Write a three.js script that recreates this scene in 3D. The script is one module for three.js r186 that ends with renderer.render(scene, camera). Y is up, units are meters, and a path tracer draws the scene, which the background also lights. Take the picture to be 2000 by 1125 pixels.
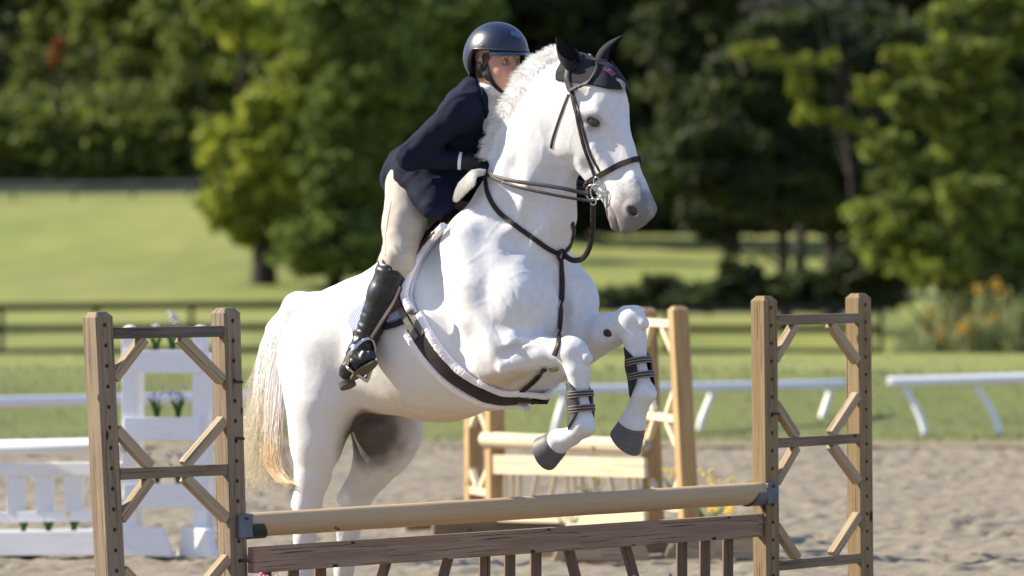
import * as THREE from 'three';
import { mergeGeometries, mergeVertices, toCreasedNormals } from 'three/addons/utils/BufferGeometryUtils.js';
import { RoundedBoxGeometry } from 'three/addons/geometries/RoundedBoxGeometry.js';
import { Brush, Evaluator, SUBTRACTION } from 'three-bvh-csg';
import { createNoise3D, createNoise2D } from 'simplex-noise';

// ---------------------------------------------------------------- camera, sky, sun, exposure
const scene = new THREE.Scene();
const FPX = 9210, CAM_H = 1.83, CAM_Z = 19.03, PITCH = Math.atan(112.5 / FPX);   // a 165 mm lens, 19 m from the fence, held at eye height
const camera = new THREE.PerspectiveCamera(2 * Math.atan(562.5 / FPX) * 180 / Math.PI, 16 / 9, 1, 900);
camera.position.set(0, CAM_H, CAM_Z);
camera.rotation.x = -PITCH;
camera.focus = 18.75;
camera.userData.fStop = 2.9;
const SUN_DIR = new THREE.Vector3(-0.80, 0.56, -0.20).normalize();
const sun = new THREE.DirectionalLight(new THREE.Color(1.0, 0.92, 0.78), 5.0);
sun.position.copy(SUN_DIR).multiplyScalar(60);
sun.castShadow = true;
sun.shadow.mapSize.set(4096, 4096);
Object.assign(sun.shadow.camera, { left: -30, right: 30, top: 30, bottom: -30, near: 1, far: 140 });
scene.add(sun, sun.target);
{
  const W = 256, Hh = 128, data = new Float32Array(W * Hh * 4);   // clear afternoon air: pale at the horizon, blue above, brighter round the sun
  for (let j = 0; j < Hh; j++) for (let i = 0; i < W; i++) {
    const v = (j + 0.5) / Hh, u = (i + 0.5) / W, el = (v - 0.5) * Math.PI, az = (u - 0.5) * 2 * Math.PI;
    const d = new THREE.Vector3(Math.cos(el) * Math.cos(az), Math.sin(el), Math.cos(el) * Math.sin(az));
    const up = Math.max(0, d.y), t = Math.pow(1 - up, 2.6), g = Math.pow(Math.max(0, d.dot(SUN_DIR)), 6) * 0.5;
    const c = [0.30 + 0.62 * t + g, 0.52 + 0.44 * t + g * 0.92, 1.02 + 0.10 * t + g * 0.75];
    const o = (j * W + i) * 4;
    for (let k = 0; k < 3; k++) data[o + k] = c[k] * 0.44;
    data[o + 3] = 1;
  }
  const sky = new THREE.DataTexture(data, W, Hh, THREE.RGBAFormat, THREE.FloatType);
  sky.mapping = THREE.EquirectangularReflectionMapping;
  sky.magFilter = THREE.LinearFilter;
  sky.needsUpdate = true;
  scene.background = sky;
  scene.environment = sky;
}
const renderer = new THREE.WebGLRenderer({ antialias: true });
renderer.setSize(1024, 576);
renderer.toneMapping = THREE.LinearToneMapping;
renderer.toneMappingExposure = 1.8;
renderer.shadowMap.enabled = true;

// ---------------------------------------------------------------- helpers
const QUICK = false;
const rng = (seed) => () => { seed = (seed + 0x6d2b79f5) | 0; let t = Math.imul(seed ^ (seed >>> 15), 1 | seed); t = (t + Math.imul(t ^ (t >>> 7), 61 | t)) ^ t; return ((t ^ (t >>> 14)) >>> 0) / 4294967296; };
const n3 = createNoise3D(rng(11)), n2 = createNoise2D(rng(12));
const V = (x, y, z) => new THREE.Vector3(x, y, z);
const lerp = (a, b, t) => a + (b - a) * t, clamp = (x, a = 0, b = 1) => Math.min(b, Math.max(a, x));
const sstep = (a, b, x) => { const t = clamp((x - a) / (b - a)); return t * t * (3 - 2 * t); };
const used = new Map();
function numbered(name) { const n = used.get(name) ?? 0; used.set(name, n + 1); return n ? name + '_' + String(n).padStart(3, '0') : name; }
function tag(o, label, category, group) { o.userData.label = label; o.userData.category = category; if (group) o.userData.group = group; return o; }
function thing(name, label, category, pos = [0, 0, 0], turn = 0, group) {
  const o = new THREE.Group(); o.name = numbered(name); scene.add(o);
  o.position.set(...pos); o.rotation.y = turn;
  return tag(o, label, category, group);
}
function obj(name, geos, m, parent = scene) {
  const g = Array.isArray(geos) ? (geos.length > 1 ? join(geos) : geos[0]) : geos;
  const o = new THREE.Mesh(g, m); o.name = parent === scene ? numbered(name) : name;
  o.castShadow = o.receiveShadow = true; parent.add(o); return o;
}
function join(list) {
  const keep = ['position', 'normal', 'uv', 'color'].filter((k) => list.every((g) => g.attributes[k]));
  return mergeGeometries(list.map((g) => { const h = g.index ? g.toNonIndexed() : g.clone(); for (const k of Object.keys(h.attributes)) if (!keep.includes(k)) h.deleteAttribute(k); return h; }));
}
function struct(o) { o.userData.kind = 'structure'; return o; }
function stuff(o) { o.userData.kind = 'stuff'; return o; }
const rebaseLater = [];
// put a group's origin at the middle of the underside of what it holds
function rebase(o) {
  const box = new THREE.Box3();
  o.children.forEach((c) => c.traverse((m) => { if (m.isMesh) { m.geometry.computeBoundingBox(); box.union(m.geometry.boundingBox); } }));
  const b = V((box.min.x + box.max.x) / 2, box.min.y, (box.min.z + box.max.z) / 2), seen = new Set();
  o.traverse((m) => { if (m.isMesh && !seen.has(m.geometry)) { seen.add(m.geometry); m.geometry.translate(-b.x, -b.y, -b.z); } });
  o.position.add(b.clone().applyEuler(o.rotation)); return o;
}
// the ray through a pixel of the 2000 x 1125 photograph, and the point on it at distance d in front of the camera
function ray(px, py) { return V((px - 1000) / FPX, (562.5 - py) / FPX, -1).applyEuler(camera.rotation); }
function at(px, py, d) { const r = ray(px, py); return r.multiplyScalar(-d / r.z).add(camera.position); }

// ---- materials
const mats = {};
function std(color, rough = 0.8, more = {}) { return new THREE.MeshPhysicalMaterial({ color: Array.isArray(color) ? new THREE.Color().setRGB(...color) : color, roughness: rough, side: THREE.DoubleSide, ...more }); }
function canvasTex(w, h, draw, srgb = true, rep) {
  const c = document.createElement('canvas'); c.width = w; c.height = h; draw(c.getContext('2d'), w, h);
  const t = new THREE.CanvasTexture(c); t.wrapS = t.wrapT = THREE.RepeatWrapping; if (srgb) t.colorSpace = THREE.SRGBColorSpace; if (rep) t.repeat.set(...rep); return t;
}
function pixTex(w, h, f, srgb = true) {
  const d = new Uint8Array(w * h * 4);
  for (let y = 0; y < h; y++) for (let x = 0; x < w; x++) { const c = f(x / w, y / h), o = (y * w + x) * 4; for (let k = 0; k < 3; k++) d[o + k] = clamp(c[k], 0, 1) * 255; d[o + 3] = 255; }
  const t = new THREE.DataTexture(d, w, h); t.wrapS = t.wrapT = THREE.RepeatWrapping; t.magFilter = THREE.LinearFilter; if (srgb) t.colorSpace = THREE.SRGBColorSpace; t.needsUpdate = true; return t;
}

// ---- signed distance fields and their meshing
function cone(a, b, ra, rb = ra, { k = 0.05, lat = 1, sub = false, sym = false } = {}) {   // tapered capsule, squeezed across (z) by lat
  const ax = a[0], ay = a[1], az = a[2], bx = b[0] - ax, by = b[1] - ay, bz = b[2] - az, L = bx * bx + by * by + bz * bz || 1e-9, il = 1 / lat;
  const f = (x, y, z) => {
    if (sym && z < 0) z = -z;
    const px = x - ax, py = y - ay, pz = z - az, t = clamp((px * bx + py * by + pz * bz) / L), ux = px - t * bx, uy = py - t * by, uz = (pz - t * bz) * il;
    const l = Math.sqrt(ux * ux + uy * uy + uz * uz), d = l - (ra + (rb - ra) * t);
    if (lat === 1 || l < 1e-6) return d;
    return d / Math.sqrt((ux * ux + uy * uy + uz * uz * il * il) / (l * l));
  };
  return { f, k, sub };
}
function ell(c, r, { k = 0.05, sub = false, sym = false, rot = 0, q = null } = {}) {      // ellipsoid, turned by rot in the x-y plane or by a quaternion
  const co = Math.cos(rot), si = Math.sin(rot), iq = q ? q.clone().invert() : null, t = V(0, 0, 0);
  const f = (x, y, z) => {
    if (sym && z < 0) z = -z;
    let px = x - c[0], py = y - c[1], pz = z - c[2];
    if (iq) { t.set(px, py, pz).applyQuaternion(iq); px = t.x; py = t.y; pz = t.z; } else if (rot) { const a = px * co + py * si; py = -px * si + py * co; px = a; }
    const ex = px / r[0], ey = py / r[1], ez = pz / r[2], k0 = Math.sqrt(ex * ex + ey * ey + ez * ez);
    if (k0 < 1e-5) return -Math.min(...r);
    const gx = ex / r[0], gy = ey / r[1], gz = ez / r[2], k1 = Math.sqrt(gx * gx + gy * gy + gz * gz);
    return k0 * (k0 - 1) / k1;
  };
  return { f, k, sub };
}
function chain(pts, o = {}) { const r = []; for (let i = 0; i + 1 < pts.length; i++) r.push(cone(pts[i][0], pts[i + 1][0], pts[i][1], pts[i + 1][1], o)); return r; }
function evalPrims(ps, x, y, z) {
  let d = 1e9;
  for (let i = 0; i < ps.length; i++) {
    const p = ps[i], e = p.f(x, y, z), k = p.k;
    if (p.sub) { const h = k - Math.abs(-e - d); d = Math.max(d, -e) + (h > 0 ? h * h / (4 * k) : 0); }
    else { const h = k - Math.abs(e - d); d = Math.min(d, e) - (h > 0 ? h * h / (4 * k) : 0); }
  }
  return d;
}
function field(prims, extra) { const f = (x, y, z) => evalPrims(prims, x, y, z) + (extra ? extra(x, y, z) : 0); f.prims = prims; f.extra = extra; return f; }
function gradient(f, p, e = 0.004) { return V(f(p.x + e, p.y, p.z) - f(p.x - e, p.y, p.z), f(p.x, p.y + e, p.z) - f(p.x, p.y - e, p.z), f(p.x, p.y, p.z + e) - f(p.x, p.y, p.z - e)).normalize(); }
function meshField(fl, lo, hi, cell, colorAt, clip) {      // naive surface nets over sparse blocks
  const B = 8, nb = [0, 1, 2].map((i) => Math.ceil((hi[i] - lo[i]) / (cell * B))), R = cell * B * 0.87;
  const N = nb.map((n) => n * B + 2), key = (i, j, k) => (k * N[1] + j) * N[0] + i;
  const cellV = new Map(), pos = [], quads = [], val = new Float32Array(9 * 9 * 9);
  const ps = fl.prims, ex = fl.extra;
  for (let bk = 0; bk < nb[2]; bk++) for (let bj = 0; bj < nb[1]; bj++) for (let bi = 0; bi < nb[0]; bi++) {
    const x0 = lo[0] + bi * B * cell, y0 = lo[1] + bj * B * cell, z0 = lo[2] + bk * B * cell, cx = x0 + 4 * cell, cy = y0 + 4 * cell, cz = z0 + 4 * cell;
    if (Math.abs(evalPrims(ps, cx, cy, cz)) > R * 1.7 + 0.02) continue;
    const near = ps.filter((p) => p.f(cx, cy, cz) < R * 1.6 + p.k + 0.03);
    if (!near.length) continue;
    for (let k = 0; k < 9; k++) for (let j = 0; j < 9; j++) for (let i = 0; i < 9; i++) {
      const x = x0 + i * cell, y = y0 + j * cell, z = z0 + k * cell; let d = evalPrims(near, x, y, z);
      if (ex && Math.abs(d) < 0.06) d += ex(x, y, z);
      if (clip) d = Math.max(d, clip(x, y, z));
      val[(k * 9 + j) * 9 + i] = d;
    }
    for (let k = 0; k < 8; k++) for (let j = 0; j < 8; j++) for (let i = 0; i < 8; i++) {
      const o = (k * 9 + j) * 9 + i, gi = bi * B + i + 1, gj = bj * B + j + 1, gk = bk * B + k + 1; let m = 0;
      for (let c = 0; c < 8; c++) if (val[o + (c & 1) + ((c >> 1) & 1) * 9 + (c >> 2) * 81] < 0) m |= 1 << c;
      if (m === 0 || m === 255) continue;
      let sx = 0, sy = 0, sz = 0, n = 0;
      for (let a = 0; a < 8; a++) for (let ax = 0; ax < 3; ax++) {
        const b = a | (1 << ax); if (a & (1 << ax) || ((m >> a) & 1) === ((m >> b) & 1)) continue;
        const va = val[o + (a & 1) + ((a >> 1) & 1) * 9 + (a >> 2) * 81], vb = val[o + (b & 1) + ((b >> 1) & 1) * 9 + (b >> 2) * 81], t = va / (va - vb);
        sx += (a & 1) + (ax === 0 ? t : 0); sy += ((a >> 1) & 1) + (ax === 1 ? t : 0); sz += (a >> 2) + (ax === 2 ? t : 0); n++;
      }
      cellV.set(key(gi, gj, gk), pos.length / 3);
      pos.push(x0 + (i + sx / n) * cell, y0 + (j + sy / n) * cell, z0 + (k + sz / n) * cell);
      const s0 = m & 1;
      for (let ax = 0; ax < 3; ax++) if (s0 !== ((m >> (1 << ax)) & 1)) {
        const u = [0, 0, 0], w = [0, 0, 0]; u[(ax + 1) % 3] = 1; w[(ax + 2) % 3] = 1;
        const q = [key(gi, gj, gk), key(gi - u[0], gj - u[1], gk - u[2]), key(gi - u[0] - w[0], gj - u[1] - w[1], gk - u[2] - w[2]), key(gi - w[0], gj - w[1], gk - w[2])];
        quads.push(s0 ? q : [q[0], q[3], q[2], q[1]]);
      }
    }
  }
  const idx = [];
  for (const q of quads) { const v = q.map((c) => cellV.get(c)); if (v.some((x) => x === undefined)) continue; idx.push(v[0], v[1], v[2], v[0], v[2], v[3]); }
  const g = new THREE.BufferGeometry();
  g.setAttribute('position', new THREE.Float32BufferAttribute(pos, 3)); g.setIndex(idx); g.computeVertexNormals();
  if (colorAt) {
    const c = new Float32Array(pos.length), n = g.attributes.normal;
    for (let i = 0; i < pos.length / 3; i++) { const q = colorAt(pos[i * 3], pos[i * 3 + 1], pos[i * 3 + 2], n.getX(i), n.getY(i), n.getZ(i)); c[i * 3] = q[0]; c[i * 3 + 1] = q[1]; c[i * 3 + 2] = q[2]; }
    g.setAttribute('color', new THREE.BufferAttribute(c, 3));
  }
  return g;
}

// ---- sweeps: a rounded band (or a round cord) along points with given outward normals
function smooth(pts, n) { return new THREE.CatmullRomCurve3(pts, false, 'centripetal').getSpacedPoints(n); }
function sweep(pts, nrm, width, thick, { closed = false, round = false, wf = null, sides = 8 } = {}) {
  const n = pts.length, P = [], U = [], I = []; let len = 0;
  const sec = [];
  if (round) for (let i = 0; i < sides; i++) { const a = i / sides * 2 * Math.PI; sec.push([Math.cos(a) / 2, Math.sin(a) / 2]); }
  else { const e = 0.18; for (const [x, y] of [[-.5, -.5], [.5, -.5], [.5, .5 - e], [.5 - e * .4, .5], [-.5 + e * .4, .5], [-.5, .5 - e]]) sec.push([x, y]); }
  const m = sec.length;
  for (let i = 0; i < n; i++) {
    const a = pts[closed ? (i + n - 1) % n : Math.max(0, i - 1)], b = pts[closed ? (i + 1) % n : Math.min(n - 1, i + 1)], t = b.clone().sub(a).normalize();
    const no = nrm[i].clone().addScaledVector(t, -nrm[i].dot(t)).normalize(), s = t.clone().cross(no).normalize();
    if (i) len += pts[i].distanceTo(pts[i - 1]);
    const w = width * (wf ? wf(i / (n - 1)) : 1);
    for (let j = 0; j < m; j++) { const p = pts[i].clone().addScaledVector(s, sec[j][0] * w).addScaledVector(no, sec[j][1] * (round ? thick * (wf ? wf(i / (n - 1)) : 1) : thick)); P.push(p.x, p.y, p.z); U.push(len, j / m * width); }
  }
  const rings = closed ? n : n - 1;
  for (let i = 0; i < rings; i++) for (let j = 0; j < m; j++) { const a = i * m + j, b = i * m + (j + 1) % m, c = ((i + 1) % n) * m + j, d = ((i + 1) % n) * m + (j + 1) % m; I.push(a, b, d, a, d, c); }
  if (!closed) for (let j = 1; j + 1 < m; j++) { I.push(0, j + 1, j); const o = (n - 1) * m; I.push(o, o + j, o + j + 1); }
  const g = new THREE.BufferGeometry();
  g.setAttribute('position', new THREE.Float32BufferAttribute(P, 3)); g.setAttribute('uv', new THREE.Float32BufferAttribute(U, 2)); g.setIndex(I);
  if (round) { g.computeVertexNormals(); return g; }
  return toCreasedNormals(g, 0.7);
}
function upNormals(pts, ref = V(0, 1, 0)) { return pts.map(() => ref.clone()); }
function cord(pts, r, sides = 8, wf = null) {             // a round cord with parallel-transported frame
  let no = V(0.3, 1, 0.2).normalize(); const nr = [];
  for (let i = 0; i < pts.length; i++) { const t = pts[Math.min(pts.length - 1, i + 1)].clone().sub(pts[Math.max(0, i - 1)]).normalize(); no = no.clone().addScaledVector(t, -no.dot(t)).normalize(); nr.push(no); }
  return sweep(pts, nr, r * 2, r * 2, { round: true, sides, wf });
}
function strand(P, I, C, pts, r0, r1, col) {              // one tapered three-sided hair lock, appended to P (positions), I (indices), C (colours)
  let no = V(0.5, 0.7, 0.4); const base = P.length / 3, n = pts.length;
  for (let i = 0; i < n; i++) {
    const t = pts[Math.min(n - 1, i + 1)].clone().sub(pts[Math.max(0, i - 1)]).normalize(); no = no.clone().addScaledVector(t, -no.dot(t)).normalize();
    const s = t.clone().cross(no), r = lerp(r0, r1, i / (n - 1));
    for (let j = 0; j < 3; j++) { const a = j * 2.0944; P.push(pts[i].x + (no.x * Math.cos(a) + s.x * Math.sin(a)) * r, pts[i].y + (no.y * Math.cos(a) + s.y * Math.sin(a)) * r, pts[i].z + (no.z * Math.cos(a) + s.z * Math.sin(a)) * r); const c = typeof col === 'function' ? col(i / (n - 1)) : col; C.push(c[0], c[1], c[2]); }
    if (i) for (let j = 0; j < 3; j++) { const a = base + (i - 1) * 3 + j, b = base + (i - 1) * 3 + (j + 1) % 3; I.push(a, b, b + 3, a, b + 3, a + 3); }
  }
}
function hairMesh(P, I, C) { const g = new THREE.BufferGeometry(); g.setAttribute('position', new THREE.Float32BufferAttribute(P, 3)); g.setAttribute('color', new THREE.Float32BufferAttribute(C, 3)); g.setIndex(I); g.computeVertexNormals(); return g; }

// ---------------------------------------------------------------- ground, banks and hill
const grassTex = pixTex(512, 512, (u, v) => { const a = n2(u * 6, v * 6) * .5 + n2(u * 18 + 7, v * 18) * .3 + n2(u * 70, v * 70) * .35; const t = clamp(.5 + a * .5); return [lerp(.36, .62, t), lerp(.47, .66, t), lerp(.13, .27, t)]; }, true, [1, 1]);
const grassMat = std([1, 1, 1], .95, { vertexColors: true });
// height of the land: flat arena, a low bank at its far side, then a field that climbs to a crest on the left
const bank = (z) => sstep(-23.0, -26.4, z) * .46;
function land(x, z) {
  const D = CAM_Z - z, left = 1 - sstep(-9, 5, x), k = clamp((D - 122) / 78), hill = k * k * (3 - 2 * k) * .5 + k * .5;
  let y = bank(z) - 1.88 * sstep(46, 112, D) + hill * lerp(3.15, 4.95, left) + .6 * sstep(200, 330, D);
  y += .16 * n2(x * .04, z * .03) * sstep(70, 130, D) + (D > 44 ? .04 * n2(x * .3, z * .3) : 0);
  return y;
}
function landSheet(x0, x1, z0, z1, nx, nz, colour, pad = 0) {
  const g = new THREE.PlaneGeometry(1, 1, nx, nz), p = g.attributes.position, C = [];
  for (let j = 0, k = 0; j <= nz; j++) for (let i = 0; i <= nx; i++, k++) {
    const v = j / nz, z = lerp(z0, z1, v), x = lerp(x0, x1, i / nx), y = land(x, z) + pad; p.setXYZ(k, x, y, z); const c = colour(x, z); C.push(...c); g.attributes.uv.setXY(k, x, z);
  }
  g.setAttribute('color', new THREE.Float32BufferAttribute(C, 3)); g.computeVertexNormals(); return g;
}
const turf = (x, z) => {
  const a = n2(x * .10, z * .05), b = n2(x * .5, z * .25), c = n2(x * 2.1, z * 1.0), t = clamp(.5 + .34 * a + .26 * b + .22 * c), dry = clamp(.3 + .5 * n2(x * .07 + 9, z * .04));
  let q = [lerp(.138, .225, t), lerp(.165, .238, t), lerp(.021, .038, t)];
  q = q.map((v, i) => lerp(v, [.27, .235, .085][i], dry * .35));
  const wear = sstep(.35, .75, n2(x * .22 + 4, z * .09)) * .22; q = q.map((v, i) => lerp(v, [.31, .29, .075][i], wear));
  if (z > -27.5) { const e = sstep(-27.5, -25.5, z); q = q.map((v, i) => lerp(v, [.085, .105, .030][i], .8 * e * (.7 + .3 * c))); const w = sstep(-22.3, -21.7, z + .15 * n2(x * 2, 3)); q = q.map((v, i) => lerp(v, [.24, .19, .10][i], w)); }  // bank grass darkened: the shade of its slope is put into the colour
  return q;
};
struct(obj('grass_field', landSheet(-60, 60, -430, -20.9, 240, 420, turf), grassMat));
// arena sand, kicked about by hooves
{
  const sandTex = pixTex(512, 512, (u, v) => { const a = n2(u * 40, v * 40) * .4 + n2(u * 140, v * 140) * .5 + n2(u * 9, v * 9) * .35, t = clamp(.55 + .4 * a); return [lerp(.54, .80, t), lerp(.49, .735, t), lerp(.42, .645, t)]; });
  sandTex.repeat.set(.7, .7);
  const sandMat = std([.55, .55, .515], .97, { map: sandTex });
  const q = rng(61), prints = []; for (let i = 0; i < 5200; i++) prints.push([lerp(-8, 8, q()), lerp(-21.6, 4, q()), lerp(.04, .11, q()), lerp(.008, .030, q())]);
  const cellOf = new Map(); for (const p of prints) { const k = Math.floor(p[0] * 2) + ',' + Math.floor(p[1] * 2); (cellOf.get(k) ?? cellOf.set(k, []).get(k)).push(p); }
  const height = (x, z) => {
    let y = .018 * n2(x * 1.3, z * 1.3) + .014 * n2(x * 4.2, z * 4.2) + .010 * n2(x * 11, z * 11);
    const ci = Math.floor(x * 2), cj = Math.floor(z * 2);
    for (let a = -1; a <= 1; a++) for (let b = -1; b <= 1; b++) for (const p of cellOf.get((ci + a) + ',' + (cj + b)) ?? []) { const d = Math.hypot(x - p[0], z - p[1]) / p[2]; if (d < 2) y += p[3] * (d < 1 ? -.8 * (1 - d * d) : 0) + p[3] * .7 * Math.exp(-Math.pow((d - 1.15) * 3.2, 2)); }
    return y - .02;
  };
  const g = new THREE.PlaneGeometry(1, 1, 360, 520), p = g.attributes.position;
  for (let j = 0, k = 0; j <= 520; j++) for (let i = 0; i <= 360; i++, k++) { const z = lerp(-21.9, 3, j / 520), x = lerp(-8, 8, i / 360); p.setXYZ(k, x, height(x, z), z); g.attributes.uv.setXY(k, x, z); }
  g.computeVertexNormals(); struct(obj('arena_sand', g, sandMat));
  const out = []; for (const [x0, x1, z0, z1] of [[-60, -8, -21.9, 30], [8, 60, -21.9, 30], [-8, 8, 3, 30]]) { const h = new THREE.PlaneGeometry(x1 - x0, z1 - z0, 60, 60).rotateX(-Math.PI / 2).translate((x0 + x1) / 2, -.02, (z0 + z1) / 2), r = h.attributes.position; for (let i = 0; i < r.count; i++) { r.setY(i, -.025 + .02 * n2(r.getX(i) * 1.3, r.getZ(i) * 1.3)); h.attributes.uv.setXY(i, r.getX(i), r.getZ(i)); } h.computeVertexNormals(); out.push(h); }
  struct(obj('arena_ground', join(out), sandMat));
}

// ---------------------------------------------------------------- trees
const leafGeo = (() => { const g = new THREE.BufferGeometry(), P = [], N = [], I = []; const q = rng(3); for (let k = 0; k < 3; k++) { const a = k * 2.1 + q(), ox = (q() - .5) * .7, oy = (q() - .5) * .7, oz = (q() - .5) * .7, u = V(Math.cos(a), .35 * (q() - .5), Math.sin(a)).normalize(), w = V(-Math.sin(a) * .6, .6 + .4 * q(), Math.cos(a) * .6).normalize(); const b = P.length / 3; for (const [s, t] of [[-.5, 0], [0, -.28], [.5, 0], [0, .28]]) { const p = u.clone().multiplyScalar(s).addScaledVector(w, t); P.push(p.x + ox, p.y + oy, p.z + oz); } I.push(b, b + 1, b + 2, b, b + 2, b + 3); } g.setAttribute('position', new THREE.Float32BufferAttribute(P, 3)); g.setIndex(I); g.computeVertexNormals(); return g; })();
const leafMat = std([1, 1, 1], .8, { transmission: .5, thickness: 0, specularIntensity: .4 });
const needleMat = std([1, 1, 1], .95, { transmission: .35, thickness: 0, specularIntensity: .3 });
const barkTex = canvasTex(128, 256, (g, w, h) => { const q = rng(77); g.fillStyle = '#9a8f84'; g.fillRect(0, 0, w, h); for (let i = 0; i < 500; i++) { const v = 50 + q() * 130 | 0; g.fillStyle = `rgba(${v},${v * .93 | 0},${v * .85 | 0},.5)`; g.fillRect(q() * w, q() * h, 1 + q() * 4, 10 + q() * 50); } });
const barkMat = std([.16, .14, .125], .95, { map: barkTex });
// lobes: [dx, dy, dz, rx, ry, rz, share]; leaves stand thick near each lobe's skin with gaps between clumps
function crown(parent, lobes, count, size, cols, seed, mat = leafMat) {
  const q = rng(seed), im = new THREE.InstancedMesh(leafGeo, mat, count), m = new THREE.Matrix4(), qt = new THREE.Quaternion(), c = new THREE.Color(), tot = lobes.reduce((a, l) => a + l[3] * l[4], 0);
  let k = 0;
  for (const l of lobes) {
    const n = l === lobes[lobes.length - 1] ? count - k : Math.min(count - k, Math.round(count * l[3] * l[4] / tot)), nc = Math.max(6, Math.round(n / 26)), cl = [];
    for (let i = 0; i < nc; i++) { const d = V(q() - .5, q() - .5, q() - .5).normalize(), r = Math.pow(q(), .38); cl.push([d.multiplyScalar(r), .10 + q() * .16, (q() - .5) * .5 + (q() < .12 ? .45 : 0)]); }  // a few clumps coloured brighter to stand for sun-lit speckles
    for (let i = 0; i < n; i++, k++) {
      const g = cl[Math.floor(q() * nc)], p = g[0].clone().add(V((q() + q() - 1) * g[1] * 1.6, (q() + q() - 1) * g[1], (q() + q() - 1) * g[1] * 1.6));
      const s = size * (.55 + q() * .9); qt.setFromEuler(new THREE.Euler(q() * 6.3, q() * 6.3, q() * 6.3));
      m.compose(V(l[0] + p.x * l[3], l[1] + p.y * l[4], l[2] + p.z * l[5]), qt, V(s, s, s)); im.setMatrixAt(k, m);
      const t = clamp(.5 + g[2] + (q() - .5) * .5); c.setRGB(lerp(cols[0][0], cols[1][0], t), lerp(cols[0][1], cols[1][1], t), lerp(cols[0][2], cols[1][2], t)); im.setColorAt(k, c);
    }
  }
  im.name = 'crown'; im.castShadow = im.receiveShadow = true; im.userData.kind = 'stuff'; parent.add(im); return im;
}
function trunkGeo(h, r0, r1, lean, seed, limbs = 5, base = .3) {
  const q = rng(seed), gs = [], path = []; for (let i = 0; i <= 7; i++) { const t = i / 7; path.push(V(lean[0] * t + .05 * h * .1 * (q() - .5), h * t - .3, lean[1] * t + .05 * h * .1 * (q() - .5))); }
  gs.push(cord(smooth(path, 14), r0, 9, (u) => lerp(1.25, r1 / r0, Math.pow(u, .7))));
  for (let i = 0; i < limbs; i++) { const t = lerp(base, .92, (i + q() * .6) / limbs), a = q() * 6.3, L = h * lerp(.34, .16, t) * (.7 + q() * .6), o = V(lean[0] * t, h * t - .3, lean[1] * t); gs.push(cord(smooth([o, o.clone().add(V(Math.cos(a) * L * .5, L * .35, Math.sin(a) * L * .5)), o.clone().add(V(Math.cos(a) * L, L * .85, Math.sin(a) * L))], 8), r0 * .42 * (1 - t * .5), 6, (u) => lerp(1, .25, u))); }
  return join(gs);
}
const PAL = { dark: [[.014, .026, .008], [.085, .115, .022]], cedar: [[.055, .090, .020], [.24, .30, .062]], mid: [[.045, .075, .014], [.28, .33, .05]], bright: [[.09, .135, .014], [.52, .55, .07]], leaf: [[.040, .072, .012], [.36, .41, .06]], yellow: [[.12, .15, .014], [.42, .44, .05]], blue: [[.026, .044, .024], [.14, .18, .08]], grey: [[.045, .046, .036], [.15, .14, .11]] };
function tree(name, label, px, py, d, hgt, lobes, count, size, pal, seed, { trunk = [hgt * .55, .18, .06, [0, 0], 6, .3], mat = leafMat, group, y = null } = {}) {
  const p = at(px, py, d), g = y ?? land(p.x, p.z); const t = thing(name, label, name.includes('bush') || name.includes('shrub') ? 'bush' : 'tree', [p.x, g, p.z], 0, group);
  if (trunk) obj('trunk', trunkGeo(trunk[0], trunk[1], trunk[2], trunk[3], seed + 5, trunk[4], trunk[5]), barkMat, t);
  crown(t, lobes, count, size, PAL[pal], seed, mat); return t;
}
// a spread of lobes from pixel boxes: each [px, py, rx px, ry px] at distance d, relative to the tree's foot
function lobesPx(px, py, d, list, depth = 1) { const p = at(px, py, d), gy = land(p.x, p.z), k = d / FPX, q = rng(Math.round(px * 7 + py)); return list.map(([x, y, rx, ry]) => { const c = at(x, y, d); return [c.x - p.x, c.y - gy, (q() - .5) * rx * k * .6, rx * k, ry * k, Math.max(rx, ry) * k * depth]; }); }
const LP = (px, py, d, list, depth) => lobesPx(px, py, d, list, depth);
const nth = (name, label, px, py, d, list, count, size, pal, seed, o = {}) => tree(name, label, px, py, d, 8, LP(px, py, d, list, o.depth ?? .8), count, size, pal, seed, o);
// far wood: row behind the crest on the left, and tall dark trees closing the view behind everything
nth('woodland_tree', 'tall bluish green tree at the far left edge of the wood above the hill', 60, 350, 235, [[20, 180, 150, 180], [-60, 20, 160, 160], [120, 60, 130, 150], [60, -140, 220, 150]], 9000, 0.459, 'blue', 101, { trunk: [10.93, 0.383, 0.131, [.5, 0], 8, .25] });
nth('woodland_tree', 'dark tree with one orange branch at top left of the wood', 180, 350, 228, [[180, 210, 110, 150], [120, 90, 100, 110], [230, 60, 130, 130], [180, -130, 220, 140]], 9000, 0.445, 'mid', 102, { trunk: [11.12, 0.334, 0.111, [0, 0], 8, .25] });
nth('woodland_tree', 'leafy green tree in the wood right of the orange branch', 300, 350, 222, [[280, 240, 90, 110], [320, 110, 120, 120], [250, 10, 130, 120], [340, -130, 200, 120]], 9000, 0.433, 'mid', 103, { trunk: [10.25, 0.319, 0.114, [0, 0], 8, .25] });
nth('woodland_tree', 'dark leafy tree of the wood behind the bright bushy tree', 420, 350, 215, [[400, 220, 120, 140], [460, 90, 130, 120], [410, -30, 140, 110], [500, -120, 200, 100]], 9000, 0.418, 'mid', 104, { trunk: [10.46, 0.349, 0.116, [.4, 0], 8, .25] });
nth('woodland_tree', 'tall dark tree behind the helmet of the rider', 700, 480, 190, [[640, 60, 170, 130], [760, 150, 150, 170], [720, 330, 150, 150], [830, 20, 160, 120], [880, 260, 130, 190], [700, -110, 280, 110]], 13000, 0.456, 'dark', 105, { trunk: [11.40, 0.380, 0.127, [0, 0], 9, .2] });
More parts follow.
